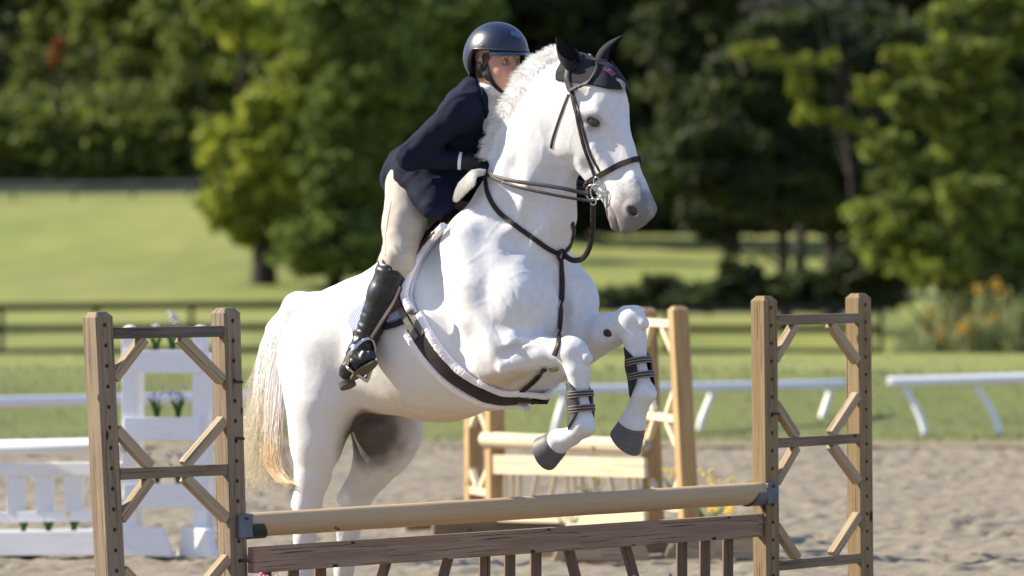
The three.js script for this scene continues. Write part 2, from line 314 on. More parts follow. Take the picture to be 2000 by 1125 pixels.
nth('woodland_tree', 'tall dark evergreen right behind the ears of the white horse', 1120, 470, 192, [[1040, 120, 150, 180], [1160, 60, 160, 150], [1220, 220, 140, 180], [1120, 320, 160, 140], [1280, 80, 130, 130], [1240, 412, 130, 44], [1120, -110, 280, 110]], 13000, 0.461, 'dark', 106, { trunk: [11.52, 0.384, 0.128, [0, 0], 9, .2] });
nth('woodland_tree', 'dark evergreen with bare twigs left of the bright tree at right', 1430, 470, 178, [[1380, 100, 140, 150], [1480, 40, 150, 130], [1420, 250, 140, 150], [1340, 310, 110, 105], [1540, 200, 130, 170], [1380, 415, 110, 44], [1490, 412, 120, 44], [1460, -110, 240, 110]], 13000, 0.432, 'dark', 107, { trunk: [10.17, 0.318, 0.127, [0, 0], 9, .2] });
nth('woodland_tree', 'shadowy tree behind the bright foliage at the right edge', 1760, 480, 190, [[1720, 120, 150, 170], [1860, 60, 160, 170], [1800, 300, 170, 170], [1960, 200, 140, 230], [1660, 330, 120, 150], [1800, -110, 280, 110]], 13000, 0.456, 'dark', 108, { trunk: [10.13, 0.380, 0.127, [0, 0], 8, .2] });
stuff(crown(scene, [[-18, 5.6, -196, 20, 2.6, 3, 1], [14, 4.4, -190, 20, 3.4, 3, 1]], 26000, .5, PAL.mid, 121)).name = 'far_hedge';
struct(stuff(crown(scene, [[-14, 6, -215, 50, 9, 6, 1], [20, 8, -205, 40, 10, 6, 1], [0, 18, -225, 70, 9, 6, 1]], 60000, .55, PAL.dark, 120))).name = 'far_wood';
// nearer trees
nth('bushy_tree', 'bright green bushy tree with a dark trunk at the foot of the hill', 515, 535, 150, [[470, 300, 90, 80], [540, 250, 100, 90], [480, 390, 85, 70], [560, 380, 90, 90], [620, 300, 90, 110], [520, 440, 70, 40], [610, 150, 70, 60]], 12000, 0.312, 'bright', 131, { trunk: [3.44, 0.406, 0.219, [0, 0], 5, .4] });
nth('cedar_tree', 'soft dense cedar on the grass between the bushy tree and the rider', 655, 530, 148, [[650, 498, 110, 36], [655, 465, 108, 55], [665, 400, 95, 70], [680, 320, 90, 80], [690, 230, 90, 90], [720, 130, 110, 90], [680, 20, 130, 100]], 15000, 0.273, 'cedar', 132, { trunk: [6.43, 0.257, 0.080, [0, 0], 5, .3], mat: needleMat });
nth('cedar_tree', 'dark cedar behind the jacket and the saddle of the rider', 800, 530, 156, [[790, 505, 110, 36], [790, 450, 105, 70], [800, 360, 100, 90], [790, 250, 100, 100], [820, 120, 110, 110], [860, 10, 130, 90]], 13000, 0.287, 'cedar', 133, { trunk: [6.37, 0.255, 0.080, [0, 0], 5, .3], mat: needleMat });
nth('sapling', 'pale leafy sapling growing before the dark wood at top centre left', 440, 480, 172, [[520, 40, 110, 60], [600, 110, 50, 40], [420, 20, 60, 40], [640, -10, 90, 40]], 2600, 0.407, 'bright', 134, { trunk: [7.82, 0.188, 0.063, [.8, 0], 6, .3] });
nth('dark_tree', 'dark tree with a leaning trunk in the shade right of the horse muzzle', 1535, 565, 134, [[1480, 200, 120, 110], [1560, 110, 120, 100], [1400, 310, 120, 80], [1600, 300, 120, 110], [1500, 380, 130, 50]], 12000, 0.326, 'dark', 135, { trunk: [5.50, 0.189, 0.103, [-.15, 0], 8, .35] });
nth('dark_tree', 'dark tree with a thick straight trunk behind the right wooden standard', 1625, 560, 138, [[1640, 230, 110, 110], [1700, 120, 120, 110], [1620, 380, 120, 60], [1740, 330, 110, 110]], 10000, 0.320, 'dark', 136, { trunk: [5.72, 0.286, 0.151, [0, 0], 8, .35] });
nth('grey_tree', 'greyish half bare tree above the leaning trunk near the bright sprays', 1560, 520, 146, [[1590, 150, 90, 90], [1560, 40, 110, 70], [1500, 230, 60, 60]], 2600, 0.289, 'grey', 141, { trunk: [10.19, 0.204, 0.051, [.2, 0], 12, .3] });
nth('leafy_tree', 'bright yellow green leafy tree filling the right edge of the photograph', 1930, 600, 118, [[1900, 110, 80, 60], [1975, 30, 80, 80], [1860, 200, 70, 50], [1940, 230, 80, 60], [1880, 310, 70, 45], [1790, 350, 80, 40], [1960, 360, 70, 70], [1820, 420, 90, 36], [1900, 450, 80, 50], [1985, 500, 70, 90], [1870, 40, 60, 40], [1770, 200, 50, 40], [1730, 290, 50, 26], [1760, 480, 80, 40], [1840, 120, 40, 40]], 17000, 0.253, 'leaf', 137, { trunk: [6.74, 0.270, 0.101, [-.5, 0], 9, .25] });
nth('leafy_tree', 'second pale leafy tree at the right, low in front of the bright one', 1860, 640, 110, [[1760, 430, 90, 60], [1840, 490, 110, 70], [1950, 560, 110, 90], [1900, 400, 80, 60]], 7000, 0.223, 'leaf', 138, { trunk: [4.12, 0.172, 0.086, [0, 0], 6, .2] });
nth('branch_spray', 'bright leafy spray hanging before the dark trees right of the horse head', 1700, 560, 126, [[1500, 110, 70, 32], [1590, 120, 45, 18], [1560, 160, 24, 30], [1580, 225, 50, 24], [1700, 180, 60, 26], [1660, 240, 50, 22], [1760, 130, 40, 40]], 900, 0.221, 'yellow', 139, { trunk: [9.36, 0.102, 0.034, [-1.0, 0], 6, .5], depth: .5 });
nth('dark_bush', 'low dark bush in the shade on the grass right of the horse chest', 1330, 590, 124, [[1225, 582, 60, 18], [1290, 566, 50, 34], [1360, 578, 80, 22], [1440, 556, 50, 44], [1500, 580, 70, 20], [1570, 566, 60, 40], [1640, 578, 60, 26], [1705, 540, 80, 64]], 9000, 0.241, 'dark', 140, { trunk: null });
nth('red_branch_shrub', 'small orange shrub showing in the dark wood at top left', 112, 330, 212, [[112, 105, 11, 34]], 160, 0.335, 'yellow', 142, { trunk: [5.58, 0.056, 0.033, [0, 0], 3, .3] });
scene.children[scene.children.length - 1].children.forEach((c) => { if (c.isInstancedMesh) for (let i = 0; i < c.count; i++) c.setColorAt(i, new THREE.Color().setRGB(.26, .09, .03)); });
// goldenrod and weeds by the right edge: one mass
{
  const q = rng(171), st = [], lf = [], fl = [], stemM = std([.10, .15, .035], .9), gold = std([.55, .30, .03], .9), pale = std([.27, .29, .12], .9, { transmission: .3, thickness: 0 });
  for (let i = 0; i < 70; i++) {
    const D = 106 + q() * 12, x = lerp(1730, 2015, Math.pow(q(), .8)), p = at(x, 600, D), g = land(p.x, p.z), h = lerp(.5, 1.75, sstep(1730, 1900, x)) * (.7 + q() * .45), o0 = V(p.x, g, p.z);
    for (let k = 0; k < 8; k++) { const a = q() * 6.3, r = .08 + q() * .4, tip = V(Math.cos(a) * r, h * (.7 + q() * .4), Math.sin(a) * r); st.push(cord([V(0, 0, 0), tip.clone().multiplyScalar(.5).add(V(0, .08, 0)), tip].map((v) => v.add(o0)), .010, 4)); tip.sub(o0); for (let m = 0; m < 12; m++) { const u = .15 + q() * .82, o = tip.clone().multiplyScalar(u), b = q() * 6.3; lf.push(new THREE.PlaneGeometry(.07, .24).rotateX(-1 + q()).rotateY(b).translate(o0.x + o.x + Math.cos(b) * .09, g + o.y, o0.z + o.z + Math.sin(b) * .09)); } if (q() < (x > 1800 && x < 1960 ? .24 : .06)) for (let m = 0; m < 7; m++) fl.push(new THREE.IcosahedronGeometry(.035 + q() * .03, 0).translate(o0.x + tip.x + (q() - .5) * .2, g + tip.y - q() * .22, o0.z + tip.z + (q() - .5) * .2)); }
  }
  const w = new THREE.Group(); w.name = 'weeds'; scene.add(w); w.userData.kind = 'stuff'; w.userData.label = 'weedy goldenrod patch by the right edge';
  for (const [n, l, m] of [['stem', st, stemM], ['leaf', lf, pale], ['flower', fl, gold]]) stuff(obj(n, join(l), m, w));
}
// rough grass: tufts over the bank at the arena's edge, one mass
{
  const q = rng(181), n = 16000, blade = (() => { const P = [], I = []; const r = rng(9); for (let k = 0; k < 5; k++) { const a = r() * 6.3, l = .6 + r() * .5, b = P.length / 3; P.push(Math.cos(a) * .06 - .03, 0, Math.sin(a) * .06, Math.cos(a) * .06 + .03, 0, Math.sin(a) * .06, Math.cos(a) * .4, l, Math.sin(a) * .4); I.push(b, b + 1, b + 2); } const g = new THREE.BufferGeometry(); g.setAttribute('position', new THREE.Float32BufferAttribute(P, 3)); g.setIndex(I); g.computeVertexNormals(); return g; })();
  const im = new THREE.InstancedMesh(blade, std([1, 1, 1], .95, { transmission: .3, thickness: 0 }), n), m = new THREE.Matrix4(), qt = new THREE.Quaternion(), c = new THREE.Color();
  for (let i = 0; i < n; i++) { const x = lerp(-7, 8, q()), z = i < n * .7 ? lerp(-27, -21.5, q()) : lerp(-40, -26, q()), s = lerp(.03, .085, q()) * (i < n * .7 ? .8 : .6); qt.setFromEuler(new THREE.Euler(0, q() * 6.3, 0)); m.compose(V(x, land(x, z) - .005, z), qt, V(s, s, s)); im.setMatrixAt(i, m); const t = q(); c.setRGB(lerp(.09, .24, t), lerp(.13, .25, t), lerp(.03, .07, t)); im.setColorAt(i, c); }
  im.name = 'grass'; im.castShadow = im.receiveShadow = true; scene.add(im); stuff(im);
}

// ---------------------------------------------------------------- timber
function grain(seed, base, dark, light, knots, ck = .7) {
  return pixTex(512, 256, (() => { const m = createNoise2D(rng(seed)), q = rng(seed + 1), kn = Array.from({ length: knots }, () => [q(), q(), .012 + q() * .02]); return (u, v) => {
    let w = v; let kd = 0; for (const [ku, kv, kr] of kn) { const du = u - ku, dv = (v - kv) * .3, d = Math.hypot(du * .45, dv); w += kr * 1.1 * Math.sign(dv) * Math.exp(-d / kr * .8); kd = Math.max(kd, sstep(kr * .42, kr * .18, d)); }
    const f = m(u * 3, w * 55) * .5 + m(u * 9, w * 160) * .35 + m(u * 1.2, w * 16) * .5, crack = sstep(.62, .8, m(u * 1.6 + 9, w * 42)) * ck, wx = m(u * 2 + 3, v * 3) * .5 + .5, t = clamp(.5 + f * .42);
    const c = [0, 1, 2].map((k) => lerp(dark[k], base[k], t)); return c.map((x, k) => lerp(lerp(lerp(x, light[k], wx * .45), .13, crack), .16, kd)); }; })());
}
const woodM = (seed, base, dark, light, knots = 4, ck = .7) => { const t = grain(seed, base, dark, light, knots, ck); t.repeat.set(.9, 2.6); return std([.86, .86, .86], .88, { map: t, bumpMap: t, bumpScale: .0016 }); };
const W = {
  post: woodM(201, [.67, .59, .47], [.42, .35, .27], [.66, .60, .51], 5, .85), postR: woodM(202, [.66, .565, .40], [.45, .365, .25], [.65, .58, .45], 5, .85),
  rail: woodM(203, [.62, .54, .43], [.38, .31, .24], [.60, .55, .47]), brace: woodM(204, [.78, .69, .55], [.58, .48, .36], [.78, .72, .62], 2),
  old: woodM(205, [.48, .44, .38], [.20, .17, .15], [.62, .60, .56], 5), pole: woodM(206, [.82, .70, .53], [.77, .64, .47], [.82, .72, .58], 0, .1),
  gate: woodM(207, [.74, .61, .50], [.46, .37, .29], [.72, .62, .52], 5), picket: woodM(208, [.56, .46, .37], [.36, .28, .22], [.54, .46, .38], 2),
  cream: woodM(209, [.93, .87, .74], [.84, .75, .60], [.95, .91, .82], 2, .3), orange: woodM(210, [.82, .68, .47], [.62, .48, .31], [.80, .69, .50], 3),
};
const paint = std([.88, .88, .88], .55, { map: canvasTex(256, 256, (g, w, h) => { const q = rng(15); g.fillStyle = '#fafafa'; g.fillRect(0, 0, w, h); for (let i = 0; i < 240; i++) { g.fillStyle = `rgba(${150 + q() * 60 | 0},${140 + q() * 60 | 0},${120 + q() * 60 | 0},${q() * .07})`; g.fillRect(q() * w, q() * h, 2 + q() * 30, 1 + q() * 6); } }) });
const vinyl = std([.80, .80, .81], .35);
function uvBox(g, seed) { const p = g.attributes.position, n = g.attributes.normal, u = []; for (let i = 0; i < p.count; i++) { const ax = Math.abs(n.getY(i)) > Math.abs(n.getZ(i)) ? p.getZ(i) : p.getY(i) + .37; u.push(p.getX(i) + seed * 1.37, ax + seed * .71); } g.setAttribute('uv', new THREE.Float32BufferAttribute(u, 2)); return g; }
let bseed = 0;
// a board from a to b: h tall (along up), t thick
function board(a, b, h, t, up = V(0, 1, 0), bev = .003) {
  const x = b.clone().sub(a), l = x.length(); x.normalize(); const y = up.clone().addScaledVector(x, -up.dot(x)).normalize(), z = x.clone().cross(y);
  const g = uvBox(new RoundedBoxGeometry(l, h, t, 2, bev), bseed += 1); return g.applyMatrix4(new THREE.Matrix4().makeBasis(x, y, z).setPosition(a.clone().add(b).multiplyScalar(.5)));
}
const ev = new Evaluator(); ev.useGroups = false;
// a square post with a chamfered top; x along the fence, z towards the side of the pins; drilled right through every three inches
function postGeo(h, hw, holes, seed) {
  const P = [], I = [], U = [], N = 8, ch = .004, ring = (y, r) => { const c = r - ch * r / hw, l = [[c, r], [r, c], [r, -c], [c, -r], [-c, -r], [-r, -c], [-r, c], [-c, r]]; for (const [x, z] of l) P.push(x, y, z); };
  ring(0, hw); ring(h - .020, hw); ring(h - .004, hw * .66); ring(h, hw * .58);
  for (let j = 0; j < 3; j++) for (let i = 0; i < N; i++) { const a = j * N + i, b = j * N + (i + 1) % N; I.push(a, b, b + N, a, b + N, a + N); }
  for (const [j, f] of [[0, 1], [3, 0]]) for (let i = 1; i + 1 < N; i++) f ? I.push(j * N, j * N + i + 1, j * N + i) : I.push(j * N, j * N + i, j * N + i + 1);
  let g = new THREE.BufferGeometry(); g.setAttribute('position', new THREE.Float32BufferAttribute(P, 3)); g.setIndex(I); g = g.toNonIndexed(); g.computeVertexNormals();
  const v0 = g.attributes.position; { const a = V(v0.getX(0), v0.getY(0), v0.getZ(0)), n = V(g.attributes.normal.getX(0), 0, g.attributes.normal.getZ(0)); if (n.dot(V(a.x, 0, a.z)) < 0) { const ar = v0.array; for (let i = 0; i < ar.length; i += 9) for (let c = 0; c < 3; c++) { const t = ar[i + 3 + c]; ar[i + 3 + c] = ar[i + 6 + c]; ar[i + 6 + c] = t; } g.computeVertexNormals(); } }
  const uvs = (q) => { const p = q.attributes.position, n = q.attributes.normal; for (let i = 0; i < p.count; i++) U.push(p.getY(i) + seed * 1.7, (Math.abs(n.getX(i)) > Math.abs(n.getZ(i)) ? p.getZ(i) : p.getX(i) + .31) + seed); q.setAttribute('uv', new THREE.Float32BufferAttribute(U.splice(0), 2)); };
  uvs(g);
  if (holes) { const cy = []; for (let i = 0; i < holes; i++) cy.push(new THREE.CylinderGeometry(.0088, .0088, hw * 2.4, 10).rotateX(Math.PI / 2).translate(0, h - .05 - i * .0762, 0).toNonIndexed()); const A = new Brush(g), Bq = new Brush(mergeGeometries(cy)); A.updateMatrixWorld(); Bq.updateMatrixWorld(); g = ev.evaluate(A, Bq, SUBTRACTION).geometry; }
  return g;
}
function setPost(g, foot, top, u, F) { const y = top.clone().sub(foot).normalize(), z = F.clone().addScaledVector(y, -F.dot(y)).normalize(), x = y.clone().cross(z); return g.applyMatrix4(new THREE.Matrix4().makeBasis(x, y, z).setPosition(foot)); }
const pinMat = std([.16, .10, .07], .6, { metalness: .7 }), galv = std([.22, .26, .31], .55, { metalness: .55, map: canvasTex(128, 128, (g, w, h) => { const q = rng(19); g.fillStyle = '#cfcfcf'; g.fillRect(0, 0, w, h); for (let i = 0; i < 160; i++) { g.fillStyle = q() < .3 ? `rgba(120,70,40,${q() * .6})` : `rgba(240,240,240,${q() * .5})`; g.fillRect(q() * w, q() * h, 1 + q() * 8, 1 + q() * 8); } }) }), rust = std([.17, .075, .05], .85, { metalness: .3 });

// a wing standard: two drilled posts, three rails, corner braces, feet
function wing(label, posts, mat, o = {}) {
  const t = thing('jump_standard', label, 'jump standard'), hw = o.hw ?? .0415; rebaseLater.push(t);
  const ln = posts.map(([x0, y0, x1, y1, d]) => { const top = at(x0, y0, d), low = at(x1, y1, d), dir = low.clone().sub(top), foot = top.clone().addScaledVector(dir, -top.y / dir.y); return { top, foot, at: (h) => foot.clone().lerp(top, h / top.y) }; });
  const u = ln[1].foot.clone().sub(ln[0].foot).setY(0).normalize(), F = o.F ?? V(-u.z, 0, u.x), fwd = F.z > 0 ? F.clone() : F.clone().negate();
  ln.forEach((l, i) => { obj('post', setPost(postGeo(l.top.distanceTo(l.foot), hw, o.holes ?? 0, (bseed += 1)), l.foot, l.top, u, fwd), Array.isArray(mat) ? mat[i] : mat, t); const f = l.foot.clone(); obj('foot', board(f.clone().addScaledVector(fwd, -.42).setY(.05), f.clone().addScaledVector(fwd, .42).setY(.05), .09, .04).translate(u.x * (hw + .022) * (i ? 1 : -1), 0, u.z * (hw + .022) * (i ? 1 : -1)), W.rail, t); });
  const off = fwd.clone().multiplyScalar(hw - .0205), heights = o.rails ?? [1.447, .922, .398], rm = o.railMats ?? [W.rail, W.rail, W.rail];
  const P = (i, h) => { const q = ln[i].at(h).add(off); return q.addScaledVector(u, (i ? -1 : 1) * (hw + .0015)); };
  const th = o.thick ?? .042;
  heights.forEach((h, k) => {
    const a = P(0, h), b = P(1, h), L = a.distanceTo(b); obj('rail', board(a, b, th, .038), rm[k], t);
    const dirs = k === 0 ? [-1] : k === heights.length - 1 ? [1] : [1, -1];
    for (const s of dirs) for (const e of [0, 1]) {
      const reach = (e ? .195 : .150) * (o.reach ?? 1), drop = (e ? .185 : .165) * (o.reach ?? 1), r0 = a.clone().lerp(b, e ? 1 - reach / L : reach / L).add(V(0, s * (th / 2 + .004), 0)), p0 = P(e, h + s * drop).addScaledVector(u, (e ? -1 : 1) * .004);
      const dv = r0.clone().sub(p0).normalize(), g = board(p0.clone().addScaledVector(dv, -.004), r0.clone().addScaledVector(dv, .004), .040, .036, V(0, s, 0)); obj('brace', g.translate(fwd.x * -.0015, 0, fwd.z * -.0015), o.brace ?? W.brace, t);
    }
  });
  for (const [i, h] of o.pins ?? []) { const c = ln[i].at(h).addScaledVector(fwd, hw); obj('pin', cord([c.clone().addScaledVector(fwd, -.02), c.clone().addScaledVector(fwd, .045)], .006), pinMat, t); }
  return { t, ln, u, fwd };
}
const wl = wing('nearest weathered wooden jump standard, at the left end of the tan pole', [[190, 609, 215, 1125, 17.54], [440, 601, 455, 1125, 17.95]], W.post, { holes: 16, railMats: [W.old, W.rail, W.rail], pins: [[1, 1.255], [1, 1.04]] });
const wr = wing('tall wooden jump standard at the right end of the tan pole', [[1492, 578, 1497, 1125, 20.11], [1676, 573, 1681, 1125, 20.65]], W.postR, { holes: 16, pins: [[0, 1.05]], F: wl.fwd });
// the pole in its cups
const dAt = (x, d0 = 17.9, d1 = 20.05, x0 = 495, x1 = 1490) => 1 / lerp(1 / d0, 1 / d1, (x - x0) / (x1 - x0));
{
  const hL = at(490, 1027, 17.95).y, hR = at(1490, 962.5, 20.08).y, a = wl.ln[1].at(hL).addScaledVector(wl.u, .0425).addScaledVector(wl.fwd, .012), b = wr.ln[0].at(hR).addScaledVector(wr.u, -.0425).addScaledVector(wl.fwd, .012), n = 40, pts = []; for (let i = 0; i <= n; i++) { const p = a.clone().lerp(b, i / n); pts.push(p.add(V(0, .0008 * n2(i * .22, 3), 0))); }
  const g = cord(pts, .0465, 28), P = g.attributes.position, u2 = g.attributes.uv; for (let i = 0; i < u2.count; i++) u2.setXY(i, u2.getX(i) * .7, (i % 28) / 28 * 2 * .29);
  const pole = thing('jump_pole', 'tan round wooden pole held across between the two near standards', 'jump pole'); rebaseLater.push(pole); obj('pole', g, W.pole, pole); obj('knot_stub', cord([at(654, 1027, dAt(654)).add(V(0, -.006, 0)), at(656, 1031, dAt(656) - .01).add(V(.012, -.006, 0))], .006, 6), W.old, pole);
  const ax = b.clone().sub(a).normalize();
  const cup = (label, c, s, m) => { const t = thing('jump_cup', label, 'jump cup'); rebaseLater.push(t); const fw = wl.fwd, o = c.clone().addScaledVector(fw, .041);
    obj('plate', board(o.clone().addScaledVector(ax, -.056 * s), o.clone().addScaledVector(ax, .014 * s), .088, .016, V(0, 1, 0), .003), m, t);
    const P2 = [], I = [], N = 16, M = 4; for (let l = 0; l < 2; l++) for (let j = 0; j <= M; j++) for (let i = 0; i <= N; i++) { const ph = lerp(Math.PI * 1.0, Math.PI * 2.04, i / N), r = .050 + l * .004, k = lerp(-.005, .085 * (.55 + .45 * Math.sin((i / N) * Math.PI)), j / M) * s, p = c.clone().addScaledVector(ax, k + .02 * s).addScaledVector(fw, Math.cos(ph) * r).add(V(0, Math.sin(ph) * r, 0)); P2.push(p.x, p.y, p.z); if (i < N && j < M) { const q = l * (M + 1) * (N + 1) + j * (N + 1) + i; I.push(q, q + 1, q + N + 2, q, q + N + 2, q + N + 1); } }
    const gg = new THREE.BufferGeometry(); gg.setAttribute('position', new THREE.Float32BufferAttribute(P2, 3)); gg.setIndex(I); gg.computeVertexNormals(); obj('cup', gg, s > 0 ? std([.045, .05, .042], .6, { metalness: .4 }) : galv, t); obj('pin', cord([o.clone().add(V(0, .03, 0)).addScaledVector(ax, -.02 * s).addScaledVector(fw, -.02), o.clone().add(V(0, .03, 0)).addScaledVector(ax, -.02 * s).addScaledVector(fw, .016)], .006), pinMat, t); };
  cup('grey metal cup holding the left end of the tan pole', a, 1, galv);
  cup('worn metal cup holding the right end of the tan pole', b, -1, galv);
}
// the picket gate hung below it
{
  const t = thing('picket_gate', 'dark brown slatted wooden gate hanging below the tan pole', 'jump gate'); rebaseLater.push(t);
  const G = (x, y) => at(x, y, dAt(x, 17.93, 20.08, 490, 1485)), pt = (x, Y) => { const p = G(x, 1000); p.y = Y; return p; };
  const Yp = .575, fw = wl.fwd, back = fw.clone().multiplyScalar(-.034);
  obj('top_plank', board(pt(490, Yp), pt(1484, Yp), .098, .038), W.gate, t); obj('bottom_plank', board(pt(490, .20), pt(1484, .20), .098, .038), W.gate, t);
  for (const [x0, x1] of [[530, 530], [584, 584], [637, 637], [777, 712], [897, 838], [958, 958], [1007, 1007], [1058, 1058], [1112, 1165], [1222, 1278], [1343, 1343], [1388, 1388], [1433, 1433]]) obj('picket', board(pt(x0, Yp + .03).add(back), pt(x1, .17).add(back), .044, .024, V(1, .4, -.2)), W.picket, t);
  for (const [x, y, l, m] of [[480, 1105, 'small rusty bracket under the left end of the dark slatted gate', galv], [1497, 1036, 'rusty bracket under the right end of the dark slatted gate', rust]]) { const c = G(x, y), b = thing('gate_bracket', l, 'bracket'); rebaseLater.push(b); const u = wl.u; obj('plate', board(c.clone().addScaledVector(u, -.028).addScaledVector(fw, -.034), c.clone().addScaledVector(u, .028).addScaledVector(fw, -.034), .085, .006), m, b); obj('shelf', board(c.clone().addScaledVector(u, -.028).add(V(0, -.055, 0)), c.clone().addScaledVector(u, .028).add(V(0, -.055, 0)), .006, .07, V(0, 1, 0), .002), m, b); obj('pin', cord([c.clone().addScaledVector(fw, -.05).add(V(0, .02, 0)), c.clone().addScaledVector(fw, .02).add(V(0, .02, 0))], .006), pinMat, b); }
}

// ---------------------------------------------------------------- plants in the fences: a tuft of blades and small blossoms
const bladeM = std([.06, .20, .03], .7, { transmission: .3, thickness: 0 }), limeM = std([.20, .30, .05], .7, { transmission: .3, thickness: 0 });
const petal = { purple: std([.52, .44, .60], .8), yellow: std([.85, .62, .04], .8), pink: std([.80, .22, .42], .8) };
function plant(label, p, h, colour, seed, nfl = 9, mat = bladeM, spread = 1) {
  const q = rng(seed), lf = [], fl = [], t = thing('flower_plant', label, 'flowers'); rebaseLater.push(t);
  for (let i = 0; i < 34; i++) { const a = q() * 6.3, L = h * (.55 + q() * .5), b = .35 + q() * .45, w = .006 + q() * .006, m = p.clone().add(V(Math.cos(a) * L * .25 * b, L * .6, Math.sin(a) * L * .25 * b)), e = p.clone().add(V(Math.cos(a) * L * .65 * b * spread, L, Math.sin(a) * L * .65 * b * spread)); lf.push(sweep([p, m, e], upNormals([p, m, e], V(Math.cos(a + 1.57), 0, Math.sin(a + 1.57))), w * 2, .002, { wf: (u) => 1.05 - u })); }
  for (let i = 0; i < nfl; i++) { const a = q() * 6.3, r = q() * h * .5 * spread, o = p.clone().add(V(Math.cos(a) * r, h * (.95 + q() * .55), Math.sin(a) * r)); for (let k = 0; k < 4; k++) fl.push(new THREE.SphereGeometry(.005 + q() * .004, 6, 5).translate(o.x + (q() - .5) * .03, o.y + (q() - .5) * .035, o.z + (q() - .5) * .03)); }
  stuff(obj('leaf', join(lf), mat, t)); if (fl.length) stuff(obj('blossom', join(fl), petal[colour], t));
}

// ---------------------------------------------------------------- the white flower fence on the left
{
  const d = 26.5, u = V(.985, 0, .17).normalize(), n = V(-.17, 0, .985), t = thing('white_standard', 'white planter standard with flower boxes, behind the left wooden standard', 'jump standard'); rebaseLater.push(t);
  const at0 = (x, y) => at(x, y, d - (x - 320) * .0005);
  for (const [x, y] of [[254, 650], [392, 650]]) { const top = at0(x, y), foot = top.clone().setY(.02); obj('post', board(foot, top, .078, .078, n), paint, t); const cp = new THREE.SphereGeometry(.047, 18, 10, 0, 6.3, 0, Math.PI / 2).scale(1, .9, 1).translate(top.x, top.y, top.z); obj('post_cap', cp, paint, t); const ft = foot.clone(); const sh = new THREE.Shape(); sh.moveTo(-.17, 0); sh.lineTo(.17, 0); sh.lineTo(.11, .155); sh.lineTo(-.11, .155); sh.closePath(); const e = new THREE.ExtrudeGeometry(sh, { depth: .04, bevelEnabled: true, bevelSize: .003, bevelThickness: .003, bevelSegments: 1 }); e.rotateY(x < 300 ? -.3 : -.9).translate(ft.x + (x < 300 ? .09 : .0), .004, ft.z + .05); obj('foot', e, paint, t); const r = board(foot.clone().addScaledVector(n, -.20), top.clone().addScaledVector(n, -.20).setY(top.y - .12), .06, .05, n); obj('rear_post', r, paint, t); }
  for (const [k, y0, y1] of [[0, 683, 728], [1, 814, 859], [2, 944, 990]]) {
    const a = at0(246, (y0 + y1) / 2).addScaledVector(n, .047), b = at0(396, (y0 + y1) / 2).addScaledVector(n, .047), h = (y1 - y0) * d / FPX;
    obj('box_front', board(a, b, h, .018), paint, t); obj('box_floor', board(a.clone().addScaledVector(n, -.10).add(V(0, -h / 2 + .012, 0)), b.clone().addScaledVector(n, -.10).add(V(0, -h / 2 + .012, 0)), .014, .17), paint, t);
    const lab = ['top', 'middle', 'lowest'][k];
    plant(`green tuft with purple blossoms, left one in the ${lab} white flower box`, at0(k === 0 ? 304 : 306, y0 + 6).addScaledVector(n, -.01), .125, 'purple', 300 + k, k === 2 ? 3 : 4);
    plant(`green tuft with purple blossoms, right one in the ${lab} white flower box`, at0(k === 0 ? 336 : 347, y0 + 6).addScaledVector(n, -.01), .145, 'purple', 310 + k, k === 2 ? 3 : 6);
  }
  const pl = thing('white_pole', 'white round jump pole at the far left, above the white picket gate', 'jump pole'); rebaseLater.push(pl); obj('pole', cord([at(-140, 876, 26.9), at(60, 873, 26.6), at(244, 869, 26.3)], .044, 20), vinyl, pl);
  const g = thing('white_gate', 'white picket gate at the far left below the white pole', 'jump gate'); rebaseLater.push(g); const gp = (x, y) => at(x, y, 26.75 - x * .001);
  obj('rail', board(gp(-130, 920), gp(236, 914), .072, .04), paint, g); obj('rail', board(gp(-130, 1012), gp(236, 1006), .06, .04), paint, g);
  for (const x of [-88, -30, 32, 87, 144, 203]) obj('picket', board(gp(x, 930), gp(x, 1001), .108, .02, V(1, 0, 0)), paint, g);
  const bx = thing('white_flower_box', 'low white flower box on the sand under the white picket gate', 'flower box'); rebaseLater.push(bx); obj('front', board(gp(-130, 1062).addScaledVector(n, .08), gp(196, 1058).addScaledVector(n, .08), .135, .02), paint, bx); obj('back', board(gp(-130, 1062).addScaledVector(n, -.12), gp(196, 1058).addScaledVector(n, -.12), .135, .02), paint, bx); obj('floor', board(gp(-130, 1070).addScaledVector(n, -.02), gp(196, 1066).addScaledVector(n, -.02), .02, .17), paint, bx);
  const side = ['leftmost', 'second from left', 'third from left', 'rightmost']; [-14, 44, 93, 142].forEach((x, i) => plant(`small green plant ${side[i]} in the low white flower box`, gp(x, 1045).addScaledVector(n, -.02), .10, 'yellow', 330 + i, 2));
}

